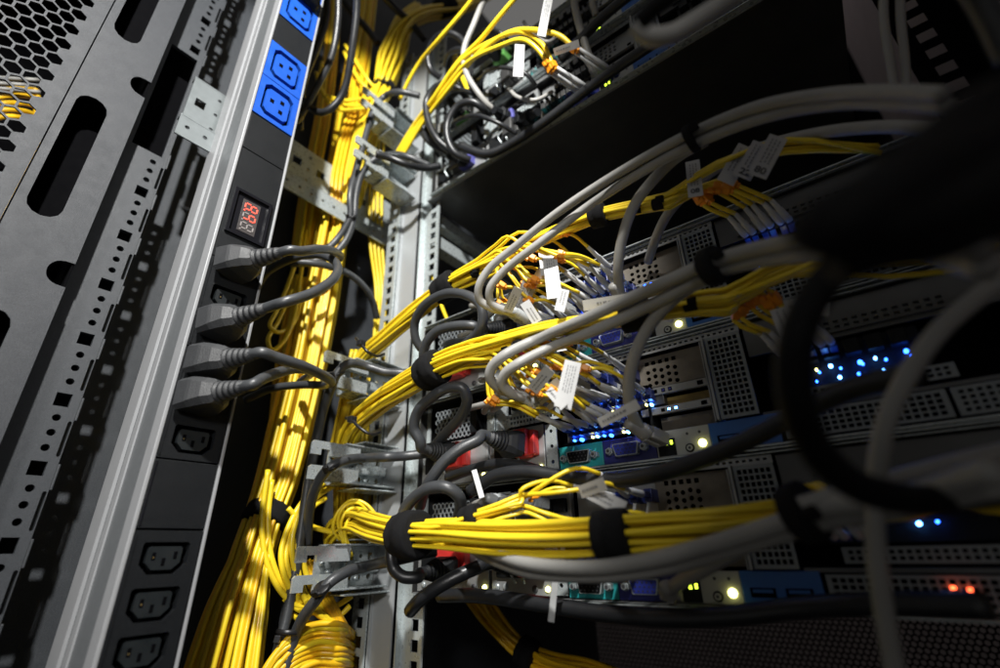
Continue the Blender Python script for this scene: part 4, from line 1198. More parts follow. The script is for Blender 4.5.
wrap(pS(591, 219, .062), pS(606, 213, .062), 0.0085, 'black velcro wrap on the upper bundle beside the bright grey cable')
# bundle 2
c2 = [(345, 560, -.445, 'X'), (344, 500, -.44, 'X'), (346, 450, -.43, 'X'), (356, 425, -.405, 'X'), (380, 402, .060), (405, 386, .066), (432, 370, .072), (465, 355, .075)]
strands(path(c2 + [(500, 343, .076), (545, 330, .075), (590, 322, .074), (635, 315, .072), (680, 306, .066), (728, 301, .062)]), [.010, .010, .011, .011, .011, .010, .0095, .0095, .008, .007, .0062, .0060, .0065, .0075, .009], 14, rs, YL, 'yellow cable of the middle bundle running on under the thick grey pair', 'yellow cables of the middle bundle, long run', seed=31, tails=bay_tails(1), hand=bay_hand(1))
fanB = [PORT[1][i] for i in range(20)]
bundle_to(path(c2 + [(495, 349, .070)]), [.010, .010, .011, .011, .011, .011, .010, .010, .014], len(fanB), rs, 'yellow cable fanning out from the middle bundle to glowing blue connectors', 'yellow cables of the middle fan', 33, fanB)
wrap(pS(424, 376, .070), pS(440, 365, .073), 0.0150, 'black velcro wrap round the middle yellow bundle left of the grey plugs')
wrap(pS(622, 318, .073), pS(650, 312, .071), 0.0105, 'black velcro wrap on the middle bundle below the thick grey pair')
# bundle 3: folded back on itself at the left
c3a = [(352, 585, -.44, 'X'), (340, 560, -.44, 'X'), (336, 535, -.43, 'X'), (352, 522, -.40, 'X'), (378, 528, .075), (408, 534, .085), (445, 534, .090)]
strands(path(c3a + [(500, 537, .090), (560, 537, .090), (612, 534, .088), (670, 530, .085), (730, 526, .080), (775, 521, .07), (815, 517, .058)]), [.010, .011, .012, .012, .0115, .0105, .0105, .010, .0095, .0095, .0095, .009, .009, .009, .009], 20, rs, YL, 'yellow cable of the lowest bundle running straight right before the grey pair', 'yellow cables of the lowest bundle, long run', seed=41, tails=bay_tails(2), hand=bay_hand(2))
fanC = [PORT[2][i] for i in (16, 17, 18, 19, 3, 5, 7)]
bundle_to(path(c3a + [(470, 522, .085), (500, 511, .078), (522, 504, .070)]), [.010, .011, .012, .012, .0115, .010, .009, .0075, .0065, .007], len(fanC), rs, 'yellow cable leaving the lowest bundle upward to the dark lowest server', 'yellow cables of the lowest fan', 43, fanC)
wrap(pS(400, 535, .085), pS(420, 534, .088), 0.0156, 'wide black velcro wrap at the folded left end of the lowest yellow bundle')
wrap(pS(596, 535, .090), pS(630, 533, .088), 0.0122, 'black velcro wrap in the middle of the lowest yellow bundle')
wrap(pS(464, 521, .084), pS(480, 516, .083), 0.0085, 'small black velcro wrap on the rising strands of the lowest bundle')
for k, pts in enumerate([[(344, 545, -.41), (338, 520, -.405), (345, 506, -.40), (358, 503, -.395), (368, 512, -.39), (372, 528, -.38)], [(348, 552, -.41), (341, 522, -.40), (350, 509, -.395), (364, 510, -.39), (376, 522, -.38)],
                         [(352, 556, -.40), (345, 530, -.395), (352, 516, -.39), (368, 518, -.385), (384, 530, -.375)], [(340, 540, -.415), (333, 528, -.41), (338, 512, -.405), (352, 500, -.40), (366, 504, -.39), (380, 520, -.38)]]):
    cable('fibre_patch_cable', YL, path(pts, 'X'), rs, 'yellow cable curling back tightly at the left end of the lowest bundle', 'cable', 'yellow curls at the lowest bundle')
# vertical yellow leads around the clips
for k in range(9):
    x = 338 + k * 4.2
    cable('fibre_patch_cable', YL, path([(x + 14, 350, -.452), (x + 6, 385, -.455), (x, 430, -.455), (x - 2, 480, -.452), (x - 1, 530, -.45), (x + 2, 570, -.45)], 'X'), 0.0021, 'yellow cable hanging vertically behind the hooked rail arms', 'cable', 'vertical yellow cables behind the arms')
for k in range(4):
    cable('fibre_patch_cable', YL, path([(372 + k * 4, 120, -.47), (370 + k * 4, 180, -.475), (370 + k * 4, 240, -.478), (376 + k * 3, 290, -.48), (374 + k * 3, 345, -.47)], 'X'), 0.0022, 'yellow cable hanging just left of the galvanised post', 'cable', 'yellow cables left of the post')
cable('fibre_patch_cable', YL, path([(428, 268, -.002 - .03), (436, 290, -.03), (444, 312, -.03), (452, 330, -.03)]), 0.0022, 'short yellow cable seen inside the cabinet right of the post')
# loose loops and coils at the bottom left
loops = [[(324, 484, -0.430), (304, 500, -0.428), (288, 528, -0.426), (281, 556, -0.423), (288, 584, -0.420), (302, 604, -0.418)], [(329, 486, -0.430), (309, 502, -0.428), (293, 530, -0.426), (286, 556, -0.423), (293, 582, -0.420), (307, 602, -0.418)], [(288, 508, -0.428), (300, 520, -0.426), (316, 528, -0.423), (336, 532, -0.418), (350, 530, -0.415)], [(268, 470, -0.438), (262, 520, -0.433), (266, 560, -0.428), (280, 590, -0.423), (298, 606, -0.418), (312, 606, -0.418)], [(272, 480, -0.438), (268, 525, -0.433), (274, 566, -0.428), (290, 594, -0.423), (305, 602, -0.418), (320, 600, -0.418)],
         [(330, 480, -0.428), (312, 492, -0.428), (300, 512, -0.423), (292, 540, -0.420), (296, 575, -0.418), (308, 604, -0.413), (330, 624, -0.408)], [(334, 486, -0.428), (316, 498, -0.428), (304, 518, -0.423), (297, 545, -0.420), (300, 580, -0.418), (314, 606, -0.413), (338, 626, -0.408)],
         [(326, 498, -0.428), (310, 510, -0.426), (302, 530, -0.423), (303, 560, -0.420), (312, 590, -0.418), (326, 612, -0.413), (346, 634, -0.408)],
         [(352, 596, -0.408), (336, 606, -0.413), (318, 612, -0.418), (300, 610, -0.418), (284, 598, -0.423)], [(350, 606, -0.408), (334, 620, -0.413), (312, 624, -0.418), (290, 614, -0.423)]]
for pts in loops:
    cable('fibre_patch_cable', YL, path(pts, 'X'), 0.0024, 'loose yellow cable looping below the hooked arms at the lower left', 'cable', 'loose yellow loops at the lower left')
rnd = random.Random(77)
for k in range(15):
    h = 620 + k * 5.0
    dx = rnd.uniform(-5, 5)
    pts = [(360, h + 16 + dx, -.462), (352, h + 9 + dx, -.432), (338, h + 4, -.402 - .001 * (k % 5)), (318, h + 3 + dx * .3, -.408 - .002 * (k % 4)), (296, h + 12, -.412), (276, h + 30 + dx, -.416), (260, h + 58, -.42), (250, h + 95, -.465)]
    cable('fibre_patch_cable', [AM, YL, AM][k % 3], path(pts, 'X'), 0.0025, 'amber cable in the coil at the bottom edge beside the punched post', 'cable', 'amber coil at the bottom edge')
for k in range(4):
    cable('fibre_patch_cable', AM, path([(300 + 4 * k, 560, -.428), (312 + 4 * k, 585, -.42), (326 + 3 * k, 606, -.412), (338 + 3 * k, 628, -.412), (348 + 2 * k, 640, -.44), (356 + k, 648, -.465)], 'X'), 0.0024, 'amber cable running down into the coil at the lower left', 'cable', 'amber cables entering the coil')
# dark bundle hanging below the lowest server
hang = path([(470, 590, -.12), (486, 612, -.14), (505, 634, -.14), (525, 652, -.15), (550, 664, -.15), (590, 670, -.15), (640, 690, -.15)])
strands(hang, [.011, .013, .010, .010, .010, .010, .010], 12, 0.0024, AM, 'dim yellow cable sagging in the darkness below the lowest server', 'dim yellow cables below the lowest server', seed=51)
wrap(pS(520, 648, -.148), pS(535, 659, -.150), 0.0155, 'black wrap on the dim yellow bundle below the lowest server')

# ------------------------------------------------------------------ grey network cables
GC = M['greycable']
def rj_plug(o, e, ax, m, L_=0.016):
    """modular plug and boot at point e, axis ax pointing into the socket"""
    ax = ax.normalized(); sd = ax.cross(Vector((0, 0, 1))).normalized(); up = sd.cross(ax)
    mtx = frame(e, ax, sd)
    bm = bmesh.new(); box(bm, 0.006, 0.006 + L_, -0.0058, 0.0058, -0.0042, 0.0042, 0.0008, mtx)
    box(bm, 0.004, 0.004 + L_ * .8, -0.0020, 0.0020, 0.0046, 0.0062, 0.0005, mtx); ob('plug', bm, m, o)
    bm = bmesh.new(); lathe_bm(bm, e - ax * 0.012, e + ax * 0.008, [(0, 0.0034), (0.15, 0.0036), (0.2, 0.0042), (0.6, 0.0046), (0.65, 0.0056), (1, 0.0058)], 12); ob('boot', bm, m, o, True)
def net(pts, rad, label, end=None, start=None, group=None, m=None, pm=None):
    P_ = path(pts)
    o = cable('network_cable', m or GC, P_, rad, label, 'cable', group, 12, 8)
    if start: rj_plug(o, P_[0] + (P_[0] - P_[1]).normalized() * 0.0, start, pm or M['rj'])
    if end: rj_plug(o, P_[-1], end, pm or GC)
    return o
INTO = Vector((0.25, 1.0, -0.12))
net([(512, 312, .062), (494, 309, .078), (480, 300, .088), (479, 286, .094), (490, 268, .094), (515, 247, .092), (560, 211, .092), (620, 172, .092), (690, 134, .098), (760, 106, .105), (830, 94, .11), (890, 92, .12), (945, 94, .13)], 0.0032,
    'long grey network cable arching highest across the black void', start=INTO)
net([(524, 316, .060), (506, 311, .074), (491, 302, .084), (490, 289, .090), (503, 272, .090), (537, 245, .088), (590, 205, .080), (645, 170, .088), (697, 143, .094), (765, 117, .10), (835, 104, .105), (895, 103, .115), (950, 106, .125)], 0.0032,
    'long grey network cable just below the highest arching one', start=INTO)
net([(705, 141, .085), (680, 155, .080), (655, 178, .076), (634, 206, .070), (622, 240, .062), (618, 270, .052), (620, 296, .036)], 0.0038,
    'grey network cable dropping from the tie on the arching pair to its server', end=Vector((0.05, 1, -0.4)))
net([(648, 262, .004), (656, 238, .020), (668, 214, .030), (690, 190, .034), (724, 164, .036), (765, 146, .04), (820, 133, .05), (880, 127, .06), (940, 128, .07)], 0.0036,
    'dim grey network cable behind the white flag labels in the void')
zip_tie(pS(691, 139, .097), pS(705, 130, .098) - pS(680, 146, .096), 0.0082, 'black cable tie holding the pair of grey cables in the void', M['velcro'], None, 0.0045)
net([(516, 394, .060), (500, 389, .076), (490, 378, .088), (492, 367, .092), (505, 355, .092), (535, 340, .078), (580, 321, .088), (640, 294, .098), (713, 262, .11), (770, 246, .12), (830, 238, .135), (900, 236, .15), (985, 250, .17)], 0.0037,
    'thick grey network cable of the pair crossing above the glowing lights, upper one', start=INTO)
net([(528, 399, .058), (512, 394, .074), (502, 384, .084), (505, 374, .088), (518, 364, .088), (550, 348, .074), (600, 328, .084), (655, 303, .092), (716, 272, .104), (775, 258, .115), (835, 252, .13), (905, 250, .145), (990, 268, .165)], 0.0037,
    'thick grey network cable of the pair crossing above the glowing lights, lower one', start=INTO)
net([(724, 270, .10), (700, 281, .095), (672, 300, .090), (650, 325, .082), (636, 352, .074), (629, 382, .062), (630, 408, .050), (640, 430, .034)], 0.0038,
    'grey network cable curving down from the thick pair to a plug beside the navy port', end=Vector((0.35, 1, -0.25)))
zip_tie(pS(713, 266, .107), pS(735, 256, .11) - pS(690, 277, .10), 0.0100, 'black velcro band round the thick grey pair in front of the vent', M['velcro'], None, 0.0075)
net([(455, 536, .055), (478, 545, .076), (500, 555, .088), (530, 564, .094), (590, 568, .098), (650, 560, .102), (710, 545, .106), (770, 527, .112), (830, 507, .12), (900, 498, .13), (1000, 470, .15)], 0.0037,
    'thick grey network cable sweeping below the lowest yellow bundle, upper one')
net([(460, 540, .052), (486, 556, .072), (510, 566, .082), (530, 572, .087), (560, 575, .090), (610, 575, .094), (670, 566, .096), (725, 550, .102), (780, 534, .108), (835, 518, .115), (900, 508, .125), (1000, 484, .145)], 0.0037,
    'thick grey network cable sweeping below the lowest yellow bundle, lower one')
net([(812, 516, .105), (775, 528, .098), (740, 548, .088), (708, 566, .074), (684, 580, .058), (668, 590, .040)], 0.0038,
    'grey network cable branching from the bottom pair to the plug beside the lowest navy port', end=Vector((-0.25, 1, -0.2)))
zip_tie(pS(803, 512, .112), pS(830, 505, .115) - pS(780, 522, .108), 0.0108, 'black band round the bottom pair of grey cables', M['velcro'], None, 0.008)
# white plugs clustered at the left ends of two servers
for k, (u, v, a) in enumerate([(514, 304, .030), (524, 312, .026), (506, 322, .026), (520, 300, .034), (532, 306, .024)]):
    e = pS(u, v, a)
    o = net([(u - 40 - 3 * k, v + 30 - 8 * k, .012), (u - 28, v + 14 - 3 * k, .028), (u - 12, v + 2, a + .006), (u, v, a)], 0.0030, 'short clear cable with pale plug in the cluster left of the upper flag labels', end=INTO, group='pale plugs at the upper server', pm=M['rj'])
for k, (u, v, a) in enumerate([(520, 386, .030), (532, 392, .026), (512, 398, .026), (526, 378, .034)]):
    o = net([(u - 36 - 3 * k, v + 26 - 8 * k, .012), (u - 26, v + 12 - 3 * k, .028), (u - 12, v + 2, a + .006), (u, v, a)], 0.0030, 'short clear cable with pale plug in the cluster above the right red latch', end=INTO, group='pale plugs at the middle server', pm=M['rj'])
for k, (u, v, a) in enumerate([(498, 500, .030), (512, 504, .028), (524, 500, .026)]):
    o = net([(u - 40, v + 14 - 5 * k, .016), (u - 26, v + 6 - 3 * k, .028), (u - 12, v + 1, a + .006), (u, v, a)], 0.0030, 'short clear cable with pale plug behind the lowest yellow bundle', end=INTO, group='pale plugs at the lowest server', pm=M['rj'])
# blurred grey cable with plug at the upper server
net([(500, -30, .06), (484, 0, .062), (474, 24, .062), (464, 50, .06), (466, 72, .054), (476, 90, .044), (487, 104, .030), (497, 112, .016)], 0.0036, 'grey cable curving down to the upper server past the black loops', end=Vector((.3, 1, -.3)), pm=M['blackplastic'])
net([(572, -30, .03), (574, 0, .03), (578, 20, .028), (585, 44, .022), (592, 66, .012)], 0.0042, 'blurred grey cable dropping to the upper server with white tag', end=Vector((.15, 1, -.5)), pm=GC)
net([(590, -30, .03), (592, 0, .028), (596, 16, .02)], 0.0036, 'short blurred grey cable at the top edge beside the tagged one')

# ------------------------------------------------------------------ dark power cords among the servers
CD, BC = M['cord'], M['blackcord']
def server_plug(base, tip, pts, m, mc, rc, label, **kw):
    return plug_cord(base, tip, pts, m, mc, rc, label, None, 'plug_and_cable', **kw)
def sock(s, k):
    x = (-0.3350, -0.2510)[k]
    return Vector((x, YS - 0.004, SZ[s] + 0.025))
# upper of the three: two loops
server_plug(pS(512, 331, .022), pS(487, 329, .044), path([(474, 326, .056), (455, 326, .062), (436, 332, .064), (425, 346, .062), (424, 362, .055), (432, 372, .045), (450, 374, .035)]), M['blackplastic'], CD, 0.0044, 'black plug with cord looping low in front of the upper power supplies', w2=.011, h2=.009)
server_plug(pS(468, 352, .018), pS(452, 346, .038), path([(470, 340, .052), (482, 325, .060), (481, 306, .064), (466, 295, .066), (444, 294, .066), (425, 305, .064), (415, 322, .058), (416, 340, .050), (424, 352, .040)]), M['blackplastic'], CD, 0.0044, 'black plug with cord making the high loop below the upper velcro wrap', w2=.011, h2=.009)
# middle
server_plug(pS(448, 454, .014), pS(426, 449, .044), path([(420, 441, .054), (414, 428, .060), (418, 411, .064), (432, 397, .066), (448, 388, .066), (462, 388, .062), (467, 399, .056), (462, 415, .046), (447, 432, .034), (436, 444, .024)]), M['plug'], CD, 0.0046, 'grey plug left of the bright red latch, its cord in an upright loop', w2=.011, h2=.009)
server_plug(pS(516, 446, .012), pS(488, 437, .040), path([(478, 440, .052), (460, 449, .062), (444, 462, .068), (432, 478, .070), (424, 492, .066), (420, 506, .055)]), M['plug'], CD, 0.0046, 'grey plug left of the right red latch, its cord arching down left', w2=.012, h2=.010)
cable('power_cord_loop', CD, path([(402, 530, .070), (404, 512, .072), (414, 498, .074), (430, 488, .074), (448, 488, .070), (459, 497, .062), (460, 510, .05), (455, 524, .04)]), 0.0046, 'dark grey cord arching over the wide velcro wrap', 'power cord')
# lowest
server_plug(pS(448, 568, .014), pS(424, 573, .044), path([(418, 577, .056), (404, 577, .064), (394, 569, .068), (391, 556, .070), (394, 540, .066), (400, 525, .055)]), M['blackplastic'], BC, 0.0046, 'black plug left of the lowest red latch, cord curling behind the velcro wrap', w2=.011, h2=.009)
server_plug(pS(520, 560, .012), pS(493, 563, .036), path([(476, 568, .050), (458, 576, .060), (438, 587, .068), (420, 600, .070), (410, 611, .064)]), M['blackplastic'], BC, 0.0048, 'black plug with cord running down left below the lowest red latches', w2=.012, h2=.010)
# cords carried by the hooked arms
for pts, rad, m, lab in [
    ([(430, 372, .030), (405, 373, .040), (385, 372, .055), (365, 366, -.372, 'X'), (348, 364, -.372, 'X'), (337, 374, -.375, 'X'), (331, 388, -.385, 'X'), (322, 415, -.40, 'X'), (312, 460, -.415, 'X'), (304, 510, -.42, 'X'), (297, 560, -.42, 'X'), (287, 615, -.42, 'X'), (278, 650, -.42, 'X'), (266, 700, -.42, 'X')], 0.0044, CD, 'dark grey cord laid over the upper hooked arm and hanging down to the bottom edge'),
    ([(430, 453, .024), (405, 456, .040), (385, 457, .056), (365, 458, -.378, 'X'), (346, 460, -.374, 'X'), (332, 466, -.376, 'X'), (322, 476, -.385, 'X'), (314, 492, -.395, 'X'), (309, 515, -.41, 'X'), (307, 545, -.425, 'X')], 0.0044, CD, 'dark grey cord laid over the middle hooked arm'),
    ([(436, 550, .030), (412, 556, .046), (390, 561, .058), (368, 566, -.378, 'X'), (346, 572, -.374, 'X'), (328, 584, -.376, 'X'), (316, 600, -.385, 'X'), (303, 618, -.40, 'X'), (295, 636, -.412, 'X'), (288, 660, -.415, 'X'), (280, 700, -.415, 'X')], 0.0046, CD, 'dark grey cord laid over the lowest hooked arm, partly in shadow')]:
    cable('power_cord_run', m, path(pts), rad, lab, 'power cord', None, 12, 8)
zip_tie(pX(289, 632, -.416), pX(294, 615, -.416) - pX(284, 655, -.416), 0.0098, 'black cable tie binding the two dark cords at the lower left', None, None, 0.0035)
for (u, v, o_, lab) in ((332, 466, .086, 'small black tie at the middle hooked arm'), (338, 373, .084, 'small black tie at the upper hooked arm'), (322, 588, .086, 'small black tie at the lowest hooked arm'), (352, 217, .120, 'black tie joining two cords in front of the punched rail')):
    zip_tie(pX(u, v, -.376) if o_ < .1 else pX(u, v, -.425), Vector((.2, -.5, .5)), 0.0064, lab, None, None, 0.003)
for pts, lab in [([(430, 166, .03), (405, 156, .055), (388, 155, -.385, 'X'), (374, 160, -.395, 'X'), (362, 174, -.41, 'X'), (356, 195, -.42, 'X'), (354, 217, -.425, 'X'), (346, 240, -.435, 'X'), (332, 255, -.445, 'X'), (312, 262, -.455, 'X'), (290, 264, -.47, 'X')], 'dark cord from the upper arm down through the tie before the punched rail'),
                 ([(420, 96, .04), (400, 92, .06), (385, 96, -.40, 'X'), (374, 108, -.41, 'X'), (367, 130, -.415, 'X'), (358, 165, -.42, 'X'), (350, 195, -.42, 'X'), (350, 217, -.425, 'X'), (338, 238, -.44, 'X'), (322, 252, -.45, 'X'), (296, 258, -.47, 'X')], 'dark cord from the tied upper splay down to the power strip'),
                 ([(296, 262, -.44, 'X'), (318, 264, -.43, 'X'), (335, 268, -.43, 'X'), (352, 276, -.435, 'X'), (365, 288, -.44, 'X'), (373, 302, -.45, 'X'), (377, 318, -.46, 'X')], 'dark cord passing behind the plug cords and curving down right of the trunk'),
                 ([(330, 382, -.47, 'X'), (322, 420, -.475, 'X'), (313, 465, -.48, 'X'), (306, 510, -.48, 'X'), (296, 560, -.475, 'X'), (284, 620, -.47, 'X'), (274, 690, -.47, 'X')], 'dark cord hanging right along the edge of the thick yellow trunk')]:
    cable('power_cord_run', CD, path(pts), 0.0042, lab, 'power cord', None, 12, 8)
# black cables across the server faces
cable('black_cable', BC, path([(470, 492, .05), (495, 476, .05), (530, 472, .048), (570, 478, .045), (615, 480, .045), (655, 474, .05), (700, 460, .055), (745, 441, .062), (790, 418, .07), (850, 390, .085), (920, 372, .10)]), 0.0050, 'thick black cable sagging below the teal and navy ports', 'cable')
cable('black_cable', BC, path([(448, 478, .03), (470, 470, .034), (497, 464, .036), (520, 466, .036), (550, 474, .036), (585, 482, .03)]), 0.0044, 'dark cable under the red latches of the middle server', 'cable')
cable('black_cable', BC, path([(440, 596, .03), (480, 596, .034), (540, 604, .034), (600, 613, .034), (660, 618, .034), (730, 616, .036), (800, 608, .04), (880, 604, .05), (990, 606, .06)]), 0.0050, 'black cable hanging along the underside of the lowest server', 'cable')
cable('black_cable', BC, path([(460, 146, .03), (488, 154, .018), (512, 143, .012), (540, 125, .012), (600, 80, .016), (650, 46, .022), (700, 14, .03), (760, -24, .04)]), 0.0052, 'black cable lying along the bright edge of the upper shelf plate', 'cable')
cable('black_cable', BC, path([(560, 60, .022), (580, 40, .024), (602, 18, .026), (640, -14, .03)]), 0.0052, 'black cable crossing the upper servers toward the top edge', 'cable')
# black loops at the upper server
for pts, lab in [([(452, 152, .02), (438, 140, .035), (428, 120, .045), (427, 100, .05), (436, 87, .05), (450, 84, .045), (462, 92, .035), (470, 106, .02)], 'blurred black loop left of the violet connectors'),
                 ([(470, 160, .02), (456, 154, .035), (448, 140, .045), (448, 122, .05), (458, 106, .05), (472, 102, .045), (482, 108, .035), (487, 118, .02)], 'blurred black loop above the shelf plate edge'),
                 ([(440, 78, .02), (431, 70, .035), (428, 54, .045), (434, 40, .05), (448, 33, .05), (460, 38, .04), (468, 52, .03), (470, 72, .02)], 'blurred black loop highest at the upper servers'),
                 ([(446, 66, .015), (450, 54, .03), (462, 50, .035), (472, 56, .03), (470, 76, .02)], 'small blurred dark loop inside the highest loop'),
                 ([(418, 125, .03), (428, 140, .03), (440, 150, .02), (450, 156, .015)], 'blurred black cord stub from the yellow lead to the black plugs'),
                 ([(376, 154, .09), (390, 158, .075), (405, 164, .06), (425, 168, .035), (440, 166, .02)], 'blurred dark cord lying in the upper rail arm')]:
    cable('black_cord_loop', BC, path(pts), 0.0044, lab, 'power cord', None, 12, 8)
def dark_plug(u0, v0, u1, v1, o0, o1, label, m2, hood):
    a, b = pS(u0, v0, o0), pS(u1, v1, o1)
    t_ = root('connector_plug', a, label, 'connector')
    bm = bmesh.new(); lathe_bm(bm, a, b, [(0, .0070), (.1, .0085), (.55, .0085), (.6, .0060), (.8, .0052), (1, .0045)], 8); ob('hood', bm, M['blackplastic'], t_)
    mtx = frame(a, (a - b).normalized(), (a - b).normalized().cross(Vector((0, 0, 1))).normalized())
    bm = bmesh.new(); box(bm, -0.004, hood, -0.010, 0.010, -0.0065, 0.0065, 0.0012, mtx); ob('shell', bm, m2, t_)
    return t_
dark_plug(508, 118, 494, 110, .006, .030, 'black plug with violet shell at the left end of the upper server', M['purple'], .012)
dark_plug(466, 162, 452, 152, .006, .030, 'black plug with violet shell lowest at the plate end', M['purple'], .012)
dark_plug(500, 58, 484, 42, .006, .034, 'black plug with bright green latch beside the white flag label', M['green'], .020)
dark_plug(462, 118, 448, 98, .006, .034, 'black plug with green latch between the black loops', M['green'], .014)
dark_plug(524, 120, 538, 112, .004, .016, 'small black plug right of the violet shell', M['blackplastic'], .008)
dark_plug(436, 140, 424, 128, .006, .026, 'black plug behind the diagonal yellow lead', M['blackplastic'], .010)

# ------------------------------------------------------------------ white flag labels on the cables
def flag(u, v, off, du, dv, wd, label, rows=4, txt=None, ulen=None, bend=0.0):
    """flag centred at (u, v); (du, dv) is its long half-axis in photo pixels, wd its half-width in metres"""
    wd *= 0.86; du *= 0.92; dv *= 0.92
    c = pS(u, v, off); a = pS(u + du, v + dv, off + 0.004) - c
    L_ = a.length; a.normalize()
    n = (-c).normalized(); n = (n - a * n.dot(a)).normalized(); b = n.cross(a)
    bm = bmesh.new()
    K = 6
    top, bot = [], []
    for k in range(K + 1):
        s = -1 + 2 * k / K
        z_ = bend * (s * s - 1) * L_
        top.append(bm.verts.new(c + a * (L_ * s) + b * wd + n * z_)); bot.append(bm.verts.new(c + a * (L_ * s) - b * wd + n * z_))
    for k in range(K): bm.faces.new((bot[k], bot[k + 1], top[k + 1], top[k]))
    bmesh.ops.recalc_face_normals(bm, faces=bm.faces)
    g2 = bmesh.ops.extrude_face_region(bm, geom=bm.faces[:]); bmesh.ops.translate(bm, vec=n * -0.0003, verts=[e for e in g2['geom'] if isinstance(e, bmesh.types.BMVert)])
    o = tag(ob('flag_label', bm, M['label'], None), label, 'label')
    rnd = random.Random(int(u * 7 + v))
    bm = bmesh.new()
    for r_ in range(rows):
        y = wd * (0.62 - 1.24 * (r_ + .5) / rows) if rows > 1 else 0
        x = -0.80
        while x < 0.35:
            ln = rnd.uniform(.05, .16)
            z_ = lambda q: bend * (q * q - 1) * L_ + 0.0002
            hw_ = wd * 0.62 / rows * .36
            bm.faces.new([bm.verts.new(c + a * (L_ * s_) + b * yy + n * z_(s_)) for s_, yy in ((x, y - hw_), (x + ln, y - hw_), (x + ln, y + hw_), (x, y + hw_))])
            x += ln + rnd.uniform(.03, .07)
    ob('print', bm, M['print'], o)
    if txt:
        cu = bpy.data.curves.new('lettering', 'FONT'); cu.body = txt; cu.size = wd * 1.25; cu.align_x = 'CENTER'; cu.align_y = 'CENTER'; cu.extrude = 0.00005; cu.offset = 0.00012
        cu.materials.append(M['ink'])
        tf = bpy.data.objects.new('lettering', cu)
        me = bpy.data.meshes.new_from_object(tf); bpy.data.objects.remove(tf)
        to = bpy.data.objects.new('lettering', me); col.objects.link(to)
        p = c + a * (L_ * .72) + n * 0.0003
        to.matrix_world = Matrix(((b.x, -a.x, n.x, p.x), (b.y, -a.y, n.y, p.y), (b.z, -a.z, n.z, p.z), (0, 0, 0, 1)))
        mw = to.matrix_world.copy(); to.parent = o; to.matrix_world = mw
    return o
flag(552, 276, .075, 3, 24, .0062, 'tall bright white flag label standing in the upper fan of yellow cables')
flag(545, 262, .066, 2, 14, .0050, 'white flag label half hidden behind the tall bright one', 3)
flag(524, 296, .062, 9, -20, .0070, 'tilted white flag label with bright lower corner left of the tall one')
flag(535, 284, .058, 9, -16, .0050, 'white flag label between the tall one and the tilted one', 3)
flag(568, 384, .085, -6, 26, .0062, 'long tilted white flag label in front of the middle fan of cables')
flag(548, 392, .058, 14, -10, .0055, 'crumpled white flag label left of the long tilted one', 3)
flag(536, 402, .050, 3, -16, .0055, 'white flag label above the perforated strip of the middle server', 3)
flag(513, 300, .082, 6, -13, .0042, 'small white flag label leftmost in the upper fan', 2)
flag(531, 312, .080, -7, -11, .0044, 'small tilted white flag label below the tilted one with bright corner', 2)
flag(562, 300, .082, -3, 12, .0040, 'small white flag label low right of the tall bright one', 2)
flag(541, 380, .088, 10, -12, .0046, 'small white flag label left of the long tilted one, near the grey cable bend', 2)
flag(556, 398, .086, 9, 10, .0034, 'narrow white flag label below the long tilted one', 1)
flag(607, 302, .070, -26, 4, .0042, 'beige tag sticking out left from the grey cable above the upper ports', 1)
flag(618, 414, .074, 22, -11, .0036, 'narrow white tag held by the grey cable over the blue lights', 1)
flag(560, 340, .050, 2, 12, .0042, 'small white flag at the top of the middle fan', 2)
flag(694, 178, .066, 2, 20, .0052, 'upright white flag label hanging in front of the black void', 3, '08')
flag(736, 164, .066, -12, 20, .0062, 'dim white flag label leftmost of the three overlapping ones in the void', 3)
flag(752, 160, .068, -11, 19, .0062, 'dim white flag label in the middle of three overlapping ones', 3, '22')
flag(768, 156, .070, -12, 22, .0062, 'dim white flag label rightmost of the three overlapping ones', 3, '80')
flag(606, 500, .078, 20, 10, .0048, 'white flag label hanging down across the rising yellow strands', 2)
flag(592, 488, .078, 14, -5, .0042, 'short grey flag label on the rising yellow strands', 1)
flag(784, 322, .066, 6, 16, .0052, 'dim white flag label at the right end of the middle bundle', 2)
flag(806, 308, .062, 26, 2, .0040, 'long dim white flag lying on the right end of the middle bundle', 1)
flag(519, 60, .07, -1, 18, .0058, 'blurred white flag label on the arching lead of the upper server', 3)
flag(546, 12, .07, 5, -26, .0050, 'blurred white flag label at the top edge on the arching lead', 3)
flag(566, 48, .05, 14, -5, .0040, 'blurred white tag on the grey cable of the upper server', 1)
flag(668, 320, .04, 5, 1, .0016, 'tiny white marker on the middle bundle beside the vent', 1)
for (u0, v0, u1, v1, o_, lab) in ((474, 470, 482, 498, .062, 'pale tie tail hanging below the left red latch'), (556, 574, 551, 622, .05, 'pale strip hanging below the lowest server'), (548, 408, 560, 400, .05, 'pale tie tail beside the perforated strip')):
    a, b = pS(u0, v0, o_), pS(u1, v1, o_)
    n = (-a).normalized(); ax = (b - a).normalized(); sd = n.cross(ax).normalized()
    bm = bmesh.new(); box(bm, 0, (b - a).length, -0.0020, 0.0020, -0.0005, 0.0005, 0.0002, frame(a, ax, sd)); tag(ob('tie_strip', bm, M['whitetie'], None), lab, 'cable tie')
for (u, v, o_) in ((506, 352, .074), (518, 346, .078), (476, 273, .066), (636, 208, .062), (658, 204, .062), (690, 305, .068)):
    ax = pS(u + 8, v - 2, o_) - pS(u - 8, v + 2, o_)
    zip_tie(pS(u, v, o_), ax, 0.0040, 'small black sleeve on the yellow strands', M['velcro'], None, .007)['group'] = 'small black sleeves on yellow strands'
